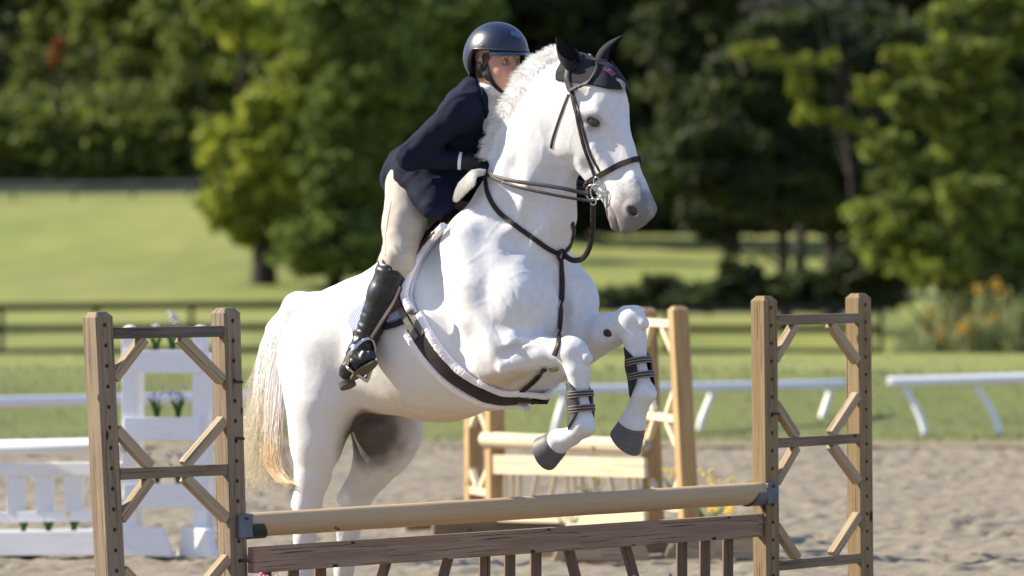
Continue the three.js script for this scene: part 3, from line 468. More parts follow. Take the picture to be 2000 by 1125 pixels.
// ---------------------------------------------------------------- the second wooden fence behind the horse
{
  const F2 = V(-.62, 0, .785), o2 = { hw: .048, rails: [1.30, .76, .25], railMats: [W.cream, W.cream, W.cream], brace: W.cream, thick: .045 };
  const a = wing('second wooden jump standard, behind the right foreleg of the white horse', [[1262, 601, 1277, 1010, 27.35], [1324, 598, 1345, 1010, 26.75]], W.orange, { ...o2, reach: .8 });
  const b = wing('wooden jump standard half hidden under the belly of the white horse', [[924, 585, 926, 1030, 28.75], [964, 583, 968, 1030, 28.35]], W.orange, { ...o2, reach: .7 });
  const g = thing('natural_gate', 'pale wooden picket gate of the second fence, under the front hooves', 'jump gate'); rebaseLater.push(g);
  const pt = (x, y) => at(x, y, lerp(28.3, 27.2, (x - 965) / 300));
  const p = thing('jump_pole', 'pale cream pole of the second fence, behind the front hooves', 'jump pole'); rebaseLater.push(p); obj('pole', cord([pt(946, 858), pt(1050, 863), pt(1262, 873)], .047, 20), W.cream, p);
  obj('top_plank', board(pt(966, 907), pt(1262, 914), .115, .03), W.cream, g); obj('bottom_plank', board(pt(966, 1004), pt(1262, 1010), .09, .03), W.cream, g);
  for (const [x0, x1] of [[988, 988], [1002, 1002], [1016, 1016], [1050, 1036], [1086, 1070], [1108, 1108], [1122, 1122], [1137, 1137], [1158, 1170], [1192, 1204], [1228, 1228], [1244, 1244]]) obj('picket', board(pt(x0, 928), pt(x1, 996), .030, .02, V(1, 0, 0)), W.cream, g);
  for (const [x, l, i] of [[1175, 'wooden flower box on the sand under the second fence', 0], [1395, 'wooden box seen through the slats at right below the pole', 1], [1118, 'low plank box on the sand left of the second flower box', 2]]) { const c = at(x, i === 2 ? 1092 : 1106, 26.2 + i * .15), t = thing('plank_box', l, 'wooden box'); rebaseLater.push(t); const w = i === 2 ? .2 : .27, h = i === 2 ? .07 : .17; const sh = new THREE.Shape(); sh.moveTo(-w, 0); sh.lineTo(w, 0); sh.lineTo(w * .74, h); sh.lineTo(-w * .74, h); sh.closePath(); const q = (z) => { const e = new THREE.ExtrudeGeometry(sh, { depth: .025, bevelEnabled: true, bevelSize: .003, bevelThickness: .003, bevelSegments: 1 }); return e.translate(c.x, .004, c.z + z); }; obj('front', q(.1), W.brace, t); obj('back', q(-.12), W.brace, t); obj('lid', new RoundedBoxGeometry(w * 1.46, .022, .22, 2, .003).translate(c.x, h + .016, c.z), W.cream, t); }
  const fp = [[1155, 985, 27.9, .20, 'yellow flowers between the slanted slats of the pale gate', 1], [1108, 1040, 27.2, .16, 'yellow flowers low on the sand left of the pale gate', 1], [1330, 985, 27.9, .26, 'yellow flowers behind the post of the second standard', 1], [1385, 1030, 27.0, .28, 'yellow flower bush just left of the right wooden standard', 1.3], [1415, 1075, 26.4, .22, 'low yellow flowers under the right end of the tan pole', 1.2]];
  fp.forEach(([x, y, d, h, l, s], i) => plant(l, at(x, y, d).add(V(0, -h * .35, 0)), h, 'yellow', 350 + i, 16, i % 2 ? limeM : bladeM, s));
  [[1235, 'pink flowers at the bottom edge below the slanted slat'], [1320, 'pink flowers at the bottom edge below the three right slats'], [512, 'pink flowers at the bottom edge beside the left gate end']].forEach(([x, l], i) => plant(l, at(x, 1190, dAt(x) - .25), .085, 'pink', 370 + i, 14, bladeM, 1.6));
}

// ---------------------------------------------------------------- arena rails, fences
function archRail(label, pts, r, legs) { const t = thing('arena_rail', label, 'rail'); rebaseLater.push(t); obj('pipe', cord(smooth(pts, 24), r, 14), vinyl, t); for (const l of legs) { const g = cord(smooth(l, 14), .03, 10); obj('leg', g, vinyl, t); } }
{
  const D = (x) => lerp(38.8, 43.3, x / 1650), R = (x, y) => at(x, y, D(x)), leg = (x, dx) => { const p = R(x, 1), D0 = D(x), g = V(at(x + dx, 1, D0).x, .01, p.z + .12), top = V(p.x, .385, p.z); return [top, V(lerp(top.x, g.x, .35), .27, lerp(top.z, g.z, .3)), V(lerp(top.x, g.x, .8), .12, lerp(top.z, g.z, .75)), g]; };
  archRail('long low white arena rail passing behind the horse and the standards', [R(-120, 788), R(400, 777), R(1000, 765), R(1648, 751)], .046, [leg(-60, -20), leg(560, -22), leg(1104, -22), leg(1394, -30), leg(1625, -25)]);
  const D2 = 42.0, Q = (x, y) => at(x, y, D2), l2 = (x, dx) => { const t = Q(x, 757), g = Q(x + dx, 859); g.y = .01; return [t, V(lerp(t.x, g.x, .45), lerp(t.y, 0, .3), t.z + .03), V(lerp(t.x, g.x, .85), lerp(t.y, 0, .7), t.z + .08), g.setZ(t.z + .12)]; };
  archRail('bright white arena rail at the right edge on curved legs', [Q(1734, 747), Q(1880, 743), Q(2080, 737)], .049, [l2(1765, 40), l2(1905, 46), l2(2045, 46)]);
  const bm = std([.010, .011, .013], .8), gm = std([.20, .19, .18], .85);
  const fence = (label, xs, d, heights, ph, r, m, pm) => { const t = thing('board_fence', label, 'fence'); rebaseLater.push(t); const P = xs.map((x) => { const p = at(x, 600, d); return V(p.x, land(p.x, p.z), p.z); }); for (let i = 0; i < P.length; i++) { obj('post', board(P[i].clone().add(V(0, -.1, 0)), P[i].clone().add(V(0, ph, 0)), .12, .12, V(0, 0, 1)), pm, t); if (i) for (const h of heights) obj('board', board(P[i - 1].clone().add(V(0, h, .08)), P[i].clone().add(V(0, h, .08)), r, .03), m, t); } };
  fence('black three board fence running across the field behind the jumps', [-186, 2, 188, 374, 560, 746, 932, 1118, 1304, 1490, 1720], 121, [1.34, .78, .18], 1.42, .19, bm, bm);
  fence('grey fence along the hill crest before the left wood', [-90, 25, 145, 260, 370, 480], 192, [.30, .62], .86, .18, gm, std([.10, .09, .08], .9));
}

// ---------------------------------------------------------------- the grey horse, built in its own frame: x forward, y up, z to its right
const HT = -Math.PI / 4, HF = V(Math.SQRT1_2, 0, Math.SQRT1_2), HR = V(-Math.SQRT1_2, 0, Math.SQRT1_2);
const toLocal = (p) => V(p.dot(HF), p.y, p.dot(HR)), toWorld = (p) => V(0, p.y, 0).addScaledVector(HF, p.x).addScaledVector(HR, p.z);
function H(px, py, w) { const r = ray(px, py), t = (w - HR.dot(camera.position)) / HR.dot(r), p = toLocal(camera.position.clone().addScaledVector(r, t)); return [p.x, p.y, p.z]; }
const CL = toLocal(camera.position);
const S = true;
// the head is a loft along its own axis: face line, jaw line and widths at brow, middle and jaw
const headPrim = (() => {
  const A = H(1148, 140, 0), Bq = H(1232, 445, 0), ex = Bq[0] - A[0], ey = Bq[1] - A[1], L = Math.hypot(ex, ey), ux = ex / L, uy = ey / L, vx = -uy, vy = ux;
  const prof = (list) => list.map(([x, y]) => { const p = H(x, y, 0), dx = p[0] - A[0], dy = p[1] - A[1]; return [dx * ux + dy * uy, dx * vx + dy * vy]; }).sort((p, q) => p[0] - q[0]);
  const face = prof([[1154, 112], [1190, 140], [1211, 184], [1220, 236], [1232, 282], [1245, 320], [1258, 360], [1272, 396], [1273, 422], [1258, 446]]);
  const jaw = prof([[1090, 165], [1078, 200], [1080, 245], [1094, 284], [1116, 316], [1142, 344], [1164, 370], [1184, 402], [1193, 428], [1206, 456]]);
  const tab = (t, rows, c) => { let i = 0; while (i < rows.length - 2 && rows[i + 1][0] < t) i++; const u = clamp((t - rows[i][0]) / (rows[i + 1][0] - rows[i][0])), w = rows[Math.max(0, i - 1)], z = rows[Math.min(rows.length - 1, i + 2)], p = rows[i], q = rows[i + 1];
    const m0 = (q[c] - w[c]) / (q[0] - w[0]) * (q[0] - p[0]), m1 = (z[c] - p[c]) / (z[0] - p[0]) * (q[0] - p[0]), u2 = u * u, u3 = u2 * u;
    return (2 * u3 - 3 * u2 + 1) * p[c] + (u3 - 2 * u2 + u) * m0 + (3 * u2 - 2 * u3) * q[c] + (u3 - u2) * m1; };
  const W = [[-.06, .035, .055, .07], [.02, .065, .088, .085], [.10, .092, .108, .09], [.17, .094, .112, .088], [.23, .080, .108, .085], [.30, .063, .094, .075], [.38, .052, .074, .058], [.46, .047, .060, .045], [.53, .053, .060, .042], [.60, .058, .062, .044], [.66, .044, .05, .036]];
  const cache = (fn, lo, hi, n) => { const v = Float64Array.from({ length: n + 1 }, (_, i) => fn(lerp(lo, hi, i / n))); return (t) => { const q = clamp((t - lo) / (hi - lo)) * n, i = Math.min(n - 1, Math.floor(q)); return lerp(v[i], v[i + 1], q - i); }; };
  const fd = cache((t) => tab(t, face, 1), -.12, .75, 200), fv = cache((t) => tab(t, jaw, 1), -.12, .75, 200), w0 = cache((t) => tab(t, W, 1), -.12, .75, 200), w1 = cache((t) => tab(t, W, 2), -.12, .75, 200), w2 = cache((t) => tab(t, W, 3), -.12, .75, 200);
  const t0 = -.01, t1 = L + .012;
  const f = (x, y, z) => {
    const dx = x - A[0], dy = y - A[1], t = dx * ux + dy * uy, v = dx * vx + dy * vy, tc = clamp(t, t0, t1), a = fd(tc), b = fv(tc), hh = Math.max(.02, (a - b) / 2), q = (v - (a + b) / 2) / hh;
    const qq = clamp(q, -1, 1), w = qq > 0 ? lerp(w1(tc), w0(tc), sstep(0, 1, qq)) : lerp(w1(tc), w2(tc), sstep(0, 1, -qq)), n = 2.9;
    const endR = .05, e0 = clamp((tc - t0) / endR), e1 = clamp((t1 - tc) / endR), sh = Math.sqrt(1 - (1 - e1) * (1 - e1)) * .55 + .45, g = Math.pow(Math.pow(Math.abs(q) / sh, n) + Math.pow(Math.abs(z) / (w * sh), n), 1 / n) - 1, d = g * Math.min(hh, w) * .9 * sh, dt = Math.abs(t - tc);
    return dt > 0 ? Math.hypot(Math.max(d, 0), dt) + Math.min(d, 0) * .0 : d;
  };
  return { f, k: .07, A, L, axis: [ux, uy], dors: [vx, vy] };
})();
const MANE = [[H(1096, 112, .0), .038], [H(1056, 148, .01), .066], [H(1034, 186, .02), .072], [H(1008, 226, .035), .058], [H(986, 262, .05), .044], [H(962, 304, .075), .028]];
const horsePrims = [
  // barrel, chest, quarters
  cone([-.92, 1.33, 0], [-.42, 1.41, 0], .265, .355, { lat: .84, k: .05 }),
  cone([-.42, 1.425, 0], [-.02, 1.475, 0], .36, .335, { lat: .8, k: .08 }),
  cone([-.05, 1.48, 0], [.10, 1.50, 0], .30, .19, { lat: 1, k: .08 }),
  cone([-.1, 1.24, 0], [.14, 1.34, 0], .12, .10, { k: .08 }),
  cone([-.50, 1.68, 0], [-.22, 1.82, 0], .08, .07, { k: .14 }),
  cone([-.95, 1.42, 0], [-.55, 1.56, 0], .14, .15, { lat: 1.3, k: .10 }),
  cone([-.86, 1.42, .09], [-1.06, 1.28, .11], .17, .15, { sym: S, k: .08 }),
  cone([-1.0, 1.49, 0], [-1.17, 1.44, 0], .085, .05, { k: .06 }),
  // shoulders and breast
  cone(H(925, 480, .15), H(1008, 585, .15), .14, .11, { sym: S, lat: .8, k: .10 }),
  cone(H(1008, 592, .145), H(972, 700, .17), .115, .085, { sym: S, lat: .85, k: .07 }),
  cone(H(915, 570, .18), H(962, 700, .19), .14, .08, { sym: S, lat: .75, k: .06 }),
  cone([.14, 1.51, .07], [.15, 1.40, .085], .125, .10, { sym: S, k: .04 }),
  // neck
  ...chain([[[-.10, 1.66, 0], .26], [H(1032, 400, 0), .21], [H(1056, 290, 0), .16], [H(1092, 205, 0), .125], [H(1128, 150, 0), .09]], { lat: .66, k: .10 }),
  // head
  headPrim,
  ell(H(1106, 262, .074), [.078, .090, .026], { sym: S, k: .022, rot: -.35 }),                   // round of the cheek
  // dock of the tail and the root of the mane
  ...chain([[H(628, 594, 0), .055], [H(584, 602, 0), .065], [H(551, 650, 0), .066], [H(534, 740, 0), .050], [H(524, 800, 0), .02]], { k: .03 }),
  ell(H(722, 834, -.01), [.085, .055, .055], { k: .04 }),
  ...chain(MANE, { k: .02 }),
  // right foreleg
  cone(H(985, 692, .185), H(1062, 688, .15), .092, .062, { k: .04 }),
  cone(H(1062, 688, .15), H(1118, 688, .13), .058, .056, { k: .03 }),
  ...chain([[H(1120, 690, .13), .058], [H(1129, 722, .13), .045], [H(1131, 752, .13), .035], [H(1135, 800, .13), .034], [H(1140, 830, .13), .043], [H(1114, 853, .13), .034], [H(1092, 862, .13), .052]], { k: .025 }),
  // left foreleg
  cone(H(1120, 680, -.185), H(1186, 648, -.15), .095, .072, { k: .04 }),
  cone(H(1186, 648, -.15), H(1232, 628, -.13), .068, .056, { k: .03 }),
  ...chain([[H(1232, 630, -.13), .056], [H(1240, 662, -.13), .043], [H(1243, 690, -.13), .036], [H(1248, 735, -.13), .035], [H(1258, 768, -.13), .042], [H(1244, 800, -.13), .036], [H(1236, 825, -.13), .056]], { k: .025 }),
  // right hind leg
  ...chain([[H(640, 680, .12), .20], [H(628, 780, .16), .15], [H(618, 860, .165), .105], [H(610, 930, .16), .075]], { lat: .8, k: .08 }),
  ...chain([[H(610, 930, .16), .072], [H(600, 985, .155), .055], [H(595, 1050, .15), .042], [H(592, 1120, .15), .038], [H(590, 1165, .15), .046], [H(602, 1195, .15), .042]], { k: .03 }),
  cone(H(606, 930, .16), H(580, 985, .155), .03, .026, { k: .03 }),
  // left hind leg
  ...chain([[H(720, 760, -.13), .20], [H(762, 835, -.15), .135], [H(748, 872, -.155), .115], [H(728, 915, -.155), .085]], { lat: .8, k: .08 }),
  ...chain([[H(728, 915, -.155), .085], [H(694, 980, -.155), .056], [H(680, 1045, -.15), .043], [H(672, 1110, -.15), .037], [H(668, 1160, -.15), .045], [H(680, 1190, -.15), .042]], { k: .03 }),
  cone(H(705, 915, -.155), H(669, 975, -.155), .03, .027, { k: .03 }),
];
const horseNoise = (x, y, z) => {                       // skin over muscle, with raised veins on shoulder, forelegs and face
  const v = Math.max(0, 1 - 7 * Math.abs(n3(x * 4.2 + 3, y * 4.2, z * 4.2))), m = sstep(-.25, .05, x) * sstep(.8, 1.0, y) * (.5 + .5 * n3(x * 2, y * 2, z * 2 + 5));
  const c = Math.max(0, 1 - 5 * Math.abs(n3(x * 7 + y * 5, y * 3, z * 9))) * sstep(.05, .2, x) * sstep(1.75, 1.6, y) * sstep(1.2, 1.3, y);
  return .0014 * n3(x * 8, y * 8, z * 8) + .0003 * n3(x * 34, y * 34, z * 34) - .0018 * v * v * Math.max(0, m) + .0022 * c * c;
};
// the features of the face, set into the skin that the shapes above make
const skin0 = field(horsePrims.slice());
const rayL = (px, py) => { const r = ray(px, py); return V(r.dot(HF), r.y, r.dot(HR)).normalize(); };
function surf(px, py, off = 0, f = horseF) {
  const r = rayL(px, py); let t = 16.2; const p = V(0, 0, 0);
  for (let i = 0; i < 600; i++) { p.copy(CL).addScaledVector(r, t); const d = f(p.x, p.y, p.z) - off; if (d < .0004) return p.clone(); t += Math.max(.0012, d * .6); if (t > 22) return null; }
  return null;
}
const SF = (px, py, deep = 0) => { const p = surf(px, py, 0, skin0), n = gradient(skin0, p, .015); p.addScaledVector(n, -deep); return [p.x, p.y, p.z]; };
const turnAt = (ax, ay, bx, by) => { const a = surf(ax, ay, 0, skin0), b = surf(bx, by, 0, skin0), n = gradient(skin0, surf((ax + bx) / 2, (ay + by) / 2, 0, skin0), .015), x = b.clone().sub(a); x.addScaledVector(n, -x.dot(n)).normalize(); return new THREE.Quaternion().setFromRotationMatrix(new THREE.Matrix4().makeBasis(x, n.clone().cross(x), n)); };
const eyeQ = turnAt(1147, 232, 1170, 243), nosQ = turnAt(1226, 404, 1244, 418), eyeC = SF(1158, 237.5, .014);
horsePrims.push(
  cone(SF(1136, 222, .006), SF(1166, 222, .004), .016, .013, { sym: S, k: .022 }),                  // brow
  cone(SF(1144, 249, .010), SF(1168, 253, .010), .013, .011, { sym: S, k: .02 }),                   // lower lid
  ell(SF(1158, 237.5, .002), [.036, .027, .013], { sym: S, k: .012, q: eyeQ }),
  ell(SF(1158, 237.5, .000), [.0265, .0150, .026], { sym: S, k: .005, sub: true, q: eyeQ }),        // eye opening
  ell(SF(1142, 190, -.012), [.034, .026, .022], { sym: S, k: .03, sub: true }),                     // hollow above the eye
  cone(SF(1160, 288, .018), SF(1190, 332, .016), .024, .017, { sym: S, k: .02 }),                   // facial crest
  cone(SF(1152, 330, -.030), SF(1184, 380, -.030), .036, .034, { sym: S, k: .04, sub: true }),      // hollow between the jaw and the cheek teeth
  cone(SF(1176, 262, -.030), SF(1212, 330, -.030), .036, .032, { sym: S, k: .04, sub: true }),      // flat beside the nose
  ell(SF(1234, 410, .010), [.036, .034, .026], { sym: S, k: .02, q: nosQ }),                         // flare of the nostril
  ell(SF(1237, 412, -.004), [.022, .0165, .030], { sym: S, k: .008, sub: true, q: nosQ }),
  cone(SF(1186, 398, .000), SF(1201, 424, .000), .0065, .0065, { sym: S, k: .008, sub: true }),
  cone(SF(1201, 424, .000), SF(1208, 450, .000), .0065, .0065, { sym: S, k: .008, sub: true }),
  cone(SF(1192, 424, .004), SF(1198, 444, .004), .012, .012, { sym: S, k: .01 }),                   // lower lip
  // muscle and tendon: forearm, shoulder point, breast groove
  cone(H(960, 648, .225), H(1000, 668, .215), .045, .05, { sym: false, k: .03 }), cone(H(985, 715, .235), H(1040, 700, .185), .034, .024, { k: .02 }), cone(H(1000, 676, .235), H(1062, 672, .175), .030, .020, { k: .016 }),
  cone(H(1040, 660, .20), H(985, 690, .26), .012, .016, { k: .02, sub: true }),
  // knees and fetlocks: small bones and the pad behind
  ...[[1, .13, [1112, 672], [1132, 684], [1146, 700], [1104, 716], [1150, 836], [1134, 846]], [-1, -.13, [1222, 612], [1242, 612], [1256, 632], [1224, 648], [1270, 770], [1250, 782]]].flatMap(([, w, a, b, c, d, e, f]) => [cone(H(...a, w), H(...b, w), .031, .030, { k: .016 }), cone(H(...b, w), H(...c, w), .029, .025, { k: .014 }), cone(H(...d, w), H(d[0] + 4, d[1] + 10, w), .020, .016, { k: .012 }), cone(H(...e, w), H(...f, w), .024, .018, { k: .014 })]),
  cone([.285, 1.62, 0], [.29, 1.36, 0], .030, .034, { k: .05, sub: true }),                         // between the breast muscles
  cone(SF(898, 462, .050), SF(918, 560, .052), .066, .070, { sym: S, k: .05 }), cone(SF(918, 560, .052), SF(948, 670, .050), .070, .062, { sym: S, k: .05 }),   // the shoulder's rear edge
  cone(SF(836, 490, -.030), SF(848, 580, -.030), .062, .070, { sym: S, k: .045, sub: true }), cone(SF(848, 580, -.030), SF(892, 690, -.030), .070, .066, { sym: S, k: .045, sub: true }),   // the hollow behind it, deepened to strengthen the shade there
  cone(H(905, 660, .34), H(930, 720, .33), .045, .05, { sym: S, k: .06, sub: true }),               // behind the elbow
  cone(SF(1078, 345, -.028), SF(1010, 470, -.03), .036, .045, { sym: S, k: .05, sub: true }),       // groove of the throat
  cone(SF(1000, 330, -.03), SF(985, 420, -.03), .036, .04, { sym: S, k: .06, sub: true }),
);
const horseF = field(horsePrims, horseNoise);
const dist = (x, y, z, c) => Math.hypot(x - c[0], y - c[1], z - c[2]);
const HP = { nostril: SF(1238, 412), lip: SF(1225, 446), mouth: SF(1202, 430), eye: SF(1158, 238), groin: H(715, 835, -.02), belly: H(850, 835, 0), elbow: H(990, 735, .16), shin: H(690, 880, -.15), brow: H(1150, 225, .1) };
const LIPS = [[SF(1186, 398), SF(1201, 424)], [SF(1201, 424), SF(1208, 450)]], segD = (x, y, z, a, b) => { const bx = b[0] - a[0], by = b[1] - a[1], bz = b[2] - a[2], t = clamp(((x - a[0]) * bx + (y - a[1]) * by + (z - a[2]) * bz) / (bx * bx + by * by + bz * bz)); return Math.hypot(x - a[0] - bx * t, y - a[1] - by * t, z - a[2] - bz * t); };
function horseColour(x, y, z, nx, ny, nz) {
  const az = Math.abs(z), n = n3(x * 14, y * 14, z * 14), f = n3(x * 60, y * 60, z * 60), c = [.72, .71, .69], st = n3(x * 60 + y * 20, y * 50, z * 160); for (let i = 0; i < 3; i++) c[i] *= 1 + .035 * st + .05 * n3(x * 22, y * 22, z * 22) * sstep(-.4, .2, x);
  const mix = (q, t) => { t = clamp(t); for (let i = 0; i < 3; i++) c[i] = lerp(c[i], q[i], t); };
  mix([.58, .57, .56], .12 * sstep(-.2, .8, n));                                       // faint dapple
  const nearHead = dist(x, y, z, HP.eye) < .5;
  if (nearHead) {
    const dm = Math.min(dist(x, y, az, HP.nostril), dist(x, y, az, HP.lip) * .95, dist(x, y, az, HP.mouth) + .01);
    mix([.50, .48, .48], sstep(.22, .08, dist(x, y, az, HP.nostril) + n * .03) * .4);
    mix([.15, .14, .14], sstep(.15, .05, dm + f * .016 + n * .018) * .88);
    mix([.42, .33, .31], sstep(.04, .015, dist(x, y, az, HP.mouth)) * .35);
    mix([.17, .16, .16], sstep(.055, .022, dist(x, y, az, HP.eye) + f * .006) * .85);
    mix([.50, .49, .49], sstep(.16, .05, dist(x, y, az, HP.eye) + n * .03) * .30);
    mix([.03, .022, .022], sstep(.026, .014, dist(x, y, az, HP.nostril)) * .95);
    for (const [a, b] of LIPS) { const d = segD(x, y, az, a, b); mix([.16, .10, .10], sstep(.012, .004, d) * .9); }
    if (n3(x * 150, y * 150, z * 150) > .90) mix([.35, .30, .27], .45);                // flea-bitten specks
  }
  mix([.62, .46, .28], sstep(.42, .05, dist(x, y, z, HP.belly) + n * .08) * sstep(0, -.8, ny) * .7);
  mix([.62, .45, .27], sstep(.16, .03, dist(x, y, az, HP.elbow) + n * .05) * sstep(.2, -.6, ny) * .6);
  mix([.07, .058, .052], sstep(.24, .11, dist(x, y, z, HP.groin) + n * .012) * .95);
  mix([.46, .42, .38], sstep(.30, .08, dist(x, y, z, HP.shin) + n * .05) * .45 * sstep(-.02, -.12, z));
  if (y < .75 && x < -.7) mix([.52, .47, .41], sstep(.75, .2, y) * .45);
  return c;
}
const horseWhite = std([1, 1, 1], .72, { vertexColors: true, sheen: .1, sheenRoughness: .5, sheenColor: new THREE.Color(.8, .8, .8), specularIntensity: .4 });
const horse = thing('horse', 'white horse in mid jump with its forelegs folded above the wooden pole', 'horse', [0, 0, 0], HT);
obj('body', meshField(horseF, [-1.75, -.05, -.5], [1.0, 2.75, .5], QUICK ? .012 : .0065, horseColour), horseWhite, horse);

// hooves: an oblique cone of horn with a shorter heel and a closed sole
const hornMat = std([.075, .072, .075], .55, { map: canvasTex(128, 128, (g, w, h) => { const q = rng(5); g.fillStyle = '#8d8a8a'; g.fillRect(0, 0, w, h); for (let i = 0; i < 260; i++) { g.fillStyle = q() < .5 ? 'rgba(230,225,215,' + (q() * .3) + ')' : 'rgba(30,28,28,' + (q() * .4) + ')'; g.fillRect(q() * w, q() * h, q() * 10 + 1, q() * 4 + 1); } }) });
hornMat.color.setRGB(.44, .43, .44);
function hoof(c, axis, toe, r0, r1, lt, lh) {
  const a = V(...axis).normalize(), t = V(...toe); t.addScaledVector(a, -t.dot(a)).normalize(); const sd = a.clone().cross(t), P = [], U = [], I = [], n = 36, rows = 9;
  for (let j = 0; j <= rows + 3; j++) for (let i = 0; i <= n; i++) {
    const ph = i / n * 2 * Math.PI, co = Math.cos(ph), v = Math.min(1, j / rows), len = lerp(lh, lt, (1 + co) / 2);
    let r = lerp(r0, r1, v) * (1 + .012 * Math.sin(v * 22)), rr = r * (co < 0 ? 1 - .12 * co * co : 1);
    const ins = j === 0 ? .82 : j > rows ? [.96, .72, .05][j - rows - 1] : 1, dep = j === 0 ? -.012 : j > rows ? len - [-.001, .010, .014][j - rows - 1] : len * v;
    const p = V(...c).addScaledVector(t, co * rr * ins).addScaledVector(sd, Math.sin(ph) * r * .94 * ins).addScaledVector(a, dep);
    P.push(p.x, p.y, p.z); U.push(i / n * 3, j / rows);
    if (i < n && j < rows + 3) { const o = j * (n + 1) + i; I.push(o, o + 1, o + n + 2, o, o + n + 2, o + n + 1); }
  }
  const g = new THREE.BufferGeometry(); g.setAttribute('position', new THREE.Float32BufferAttribute(P, 3)); g.setAttribute('uv', new THREE.Float32BufferAttribute(U, 2)); g.setIndex(I); g.computeVertexNormals(); return g;
}
obj('hoof', hoof(H(1087, 866, .13), [-.83, -.50, 0], [.50, -.83, 0], .057, .073, .088, .060), hornMat, horse);
obj('hoof', hoof(H(1235, 828, -.13), [-.46, -.88, 0], [.88, -.46, 0], .058, .074, .104, .058), hornMat, horse);
obj('hoof', hoof(H(607, 1205, .15), [.45, -.88, 0], [.88, .45, 0], .048, .062, .085, .045), hornMat, horse);
obj('hoof', hoof(H(686, 1200, -.15), [.45, -.88, 0], [.88, .45, 0], .048, .062, .085, .045), hornMat, horse);
// eyes
const eyeMat = std([.022, .011, .006], .06, { clearcoat: 1, clearcoatRoughness: .02 });
for (const s of [1, -1]) { const c = eyeC; obj('eye', new THREE.SphereGeometry(.0245, 24, 16).translate(c[0], c[1], c[2] * s), eyeMat, horse); }
{ const c = H(1188, 650, -.1); obj('chestnut', new THREE.SphereGeometry(1, 14, 10).scale(.022, .017, .02).translate(...H(1188, 650, -.088)), std([.05, .035, .028], .9), horse); }

// paths drawn on the skin
const px2 = (list, n) => new THREE.CatmullRomCurve3(list.map(([x, y]) => V(x, y, 0)), false, 'centripetal').getSpacedPoints(n - 1);
function onHorse(list, n, off, f = horseF) {
  const pts = []; for (const q of px2(list, n)) { const p = surf(q.x, q.y, off, f); if (p) pts.push(p); }
  for (let it = 0; it < 2; it++) for (let i = 1; i + 1 < pts.length; i++) pts[i].lerp(pts[i - 1].clone().add(pts[i + 1]).multiplyScalar(.5), .4);
  return { pts, nrm: pts.map((p) => gradient(f, p, .012)) };
}
const flip = (g) => { const h = g.clone().scale(1, 1, -1), ix = h.index; if (ix) for (let i = 0; i < ix.count; i += 3) { const a = ix.getX(i); ix.setX(i, ix.getX(i + 1)); ix.setX(i + 1, a); } else for (const k of Object.keys(h.attributes)) { const q = h.attributes[k]; for (let i = 0; i < q.count; i += 3) for (let c = 0; c < q.itemSize; c++) { const a = q.getComponent(i, c); q.setComponent(i, c, q.getComponent(i + 1, c)); q.setComponent(i + 1, c, a); } } return h; };
function strap1(list, n, w, th, o = {}) { let { pts, nrm } = onHorse(list, n, th * .45 + (o.lift ?? 0), o.f); const keep = pts.findIndex((p) => p.z < 0); if (keep > 2) { pts = pts.slice(0, keep); nrm = nrm.slice(0, keep); } if (o.tail) { const p = V(...o.tail), a = pts[pts.length - 1], nn = nrm[nrm.length - 1]; pts.push(a.clone().lerp(p, .5).addScaledVector(nn, .004), p); nrm.push(nn, V(-.3, -.8, .2).normalize()); } return sweep(pts, nrm, w, th, o); }
function pair(name, g, m, t) { const gg = Array.isArray(g) ? join(g) : g; return [obj(name, gg, m, t), obj(name, flip(gg), m, t)]; }

// mane, forelock and tail: locks of hair
const hairMat = std([1, 1, 1], 1, { specularIntensity: .15,  vertexColors: true, sheen: .3, sheenColor: new THREE.Color(1, .95, .85) });
{
  const P = [], I = [], C = [], q = rng(21), mc = new THREE.CatmullRomCurve3(MANE.map(([p]) => V(...p)));
  for (let i = 0; i < 17000; i++) {
    const u = Math.pow(q(), .95), c = mc.getPoint(u), k = u * (MANE.length - 1), a = Math.min(MANE.length - 2, Math.floor(k)), r = lerp(MANE[a][1], MANE[a + 1][1], k - a), d = V(q() * 2 - 1, q() * 2 - .75, q() * 2 - .8).normalize();
    const p0 = c.clone().addScaledVector(d, r * .93), clump = n3(p0.x * 22, p0.y * 22, p0.z * 22), len = lerp(.016, .052, q()) * (1 + .3 * clump), dir = d.clone().multiplyScalar(.34).add(V(-.55 + clump * .08, .46 - .10 * Math.max(0, d.z), .05 * clump)).add(V((q() - .5) * .24, (q() - .5) * .24, (q() - .5) * .24)).normalize(), pts = [];
    for (let j = 0; j <= 3; j++) { const t = j / 3; pts.push(p0.clone().addScaledVector(dir, len * t).add(V(-.006 * t * t, -.30 * len * t * t, 0))); }
    const y = .92 + q() * .06; strand(P, I, C, pts, .0009, .0003, [y, y * .985, y * .95]);
  }
  for (let i = 0; i < 2800; i++) {                       // the loose tuft over the withers
    const a = q(), p0 = V(...H(944 + (q() - .5) * 10, 336 + (q() - .5) * 10, .10 + q() * .05)), e = V(...H(lerp(926, 890, a) + (q() - .5) * 10, lerp(358, 392, a) + (q() - .5) * 10, .22 + (q() - .5) * .04)), pts = [], b = (q() - .5) * .03;
    for (let j = 0; j <= 5; j++) { const t = j / 5; pts.push(p0.clone().lerp(e, t).add(V(b * Math.sin(t * 3), .022 * Math.sin(t * 3.1), .025 * Math.sin(t * 3)))); }
    const y = .84 + q() * .1; strand(P, I, C, pts, .0012, .0003, (t) => [y, y - .01 - .02 * t, y - .03 - .06 * t]);
  }
  obj('mane', hairMesh(P, I, C), hairMat, horse);
}
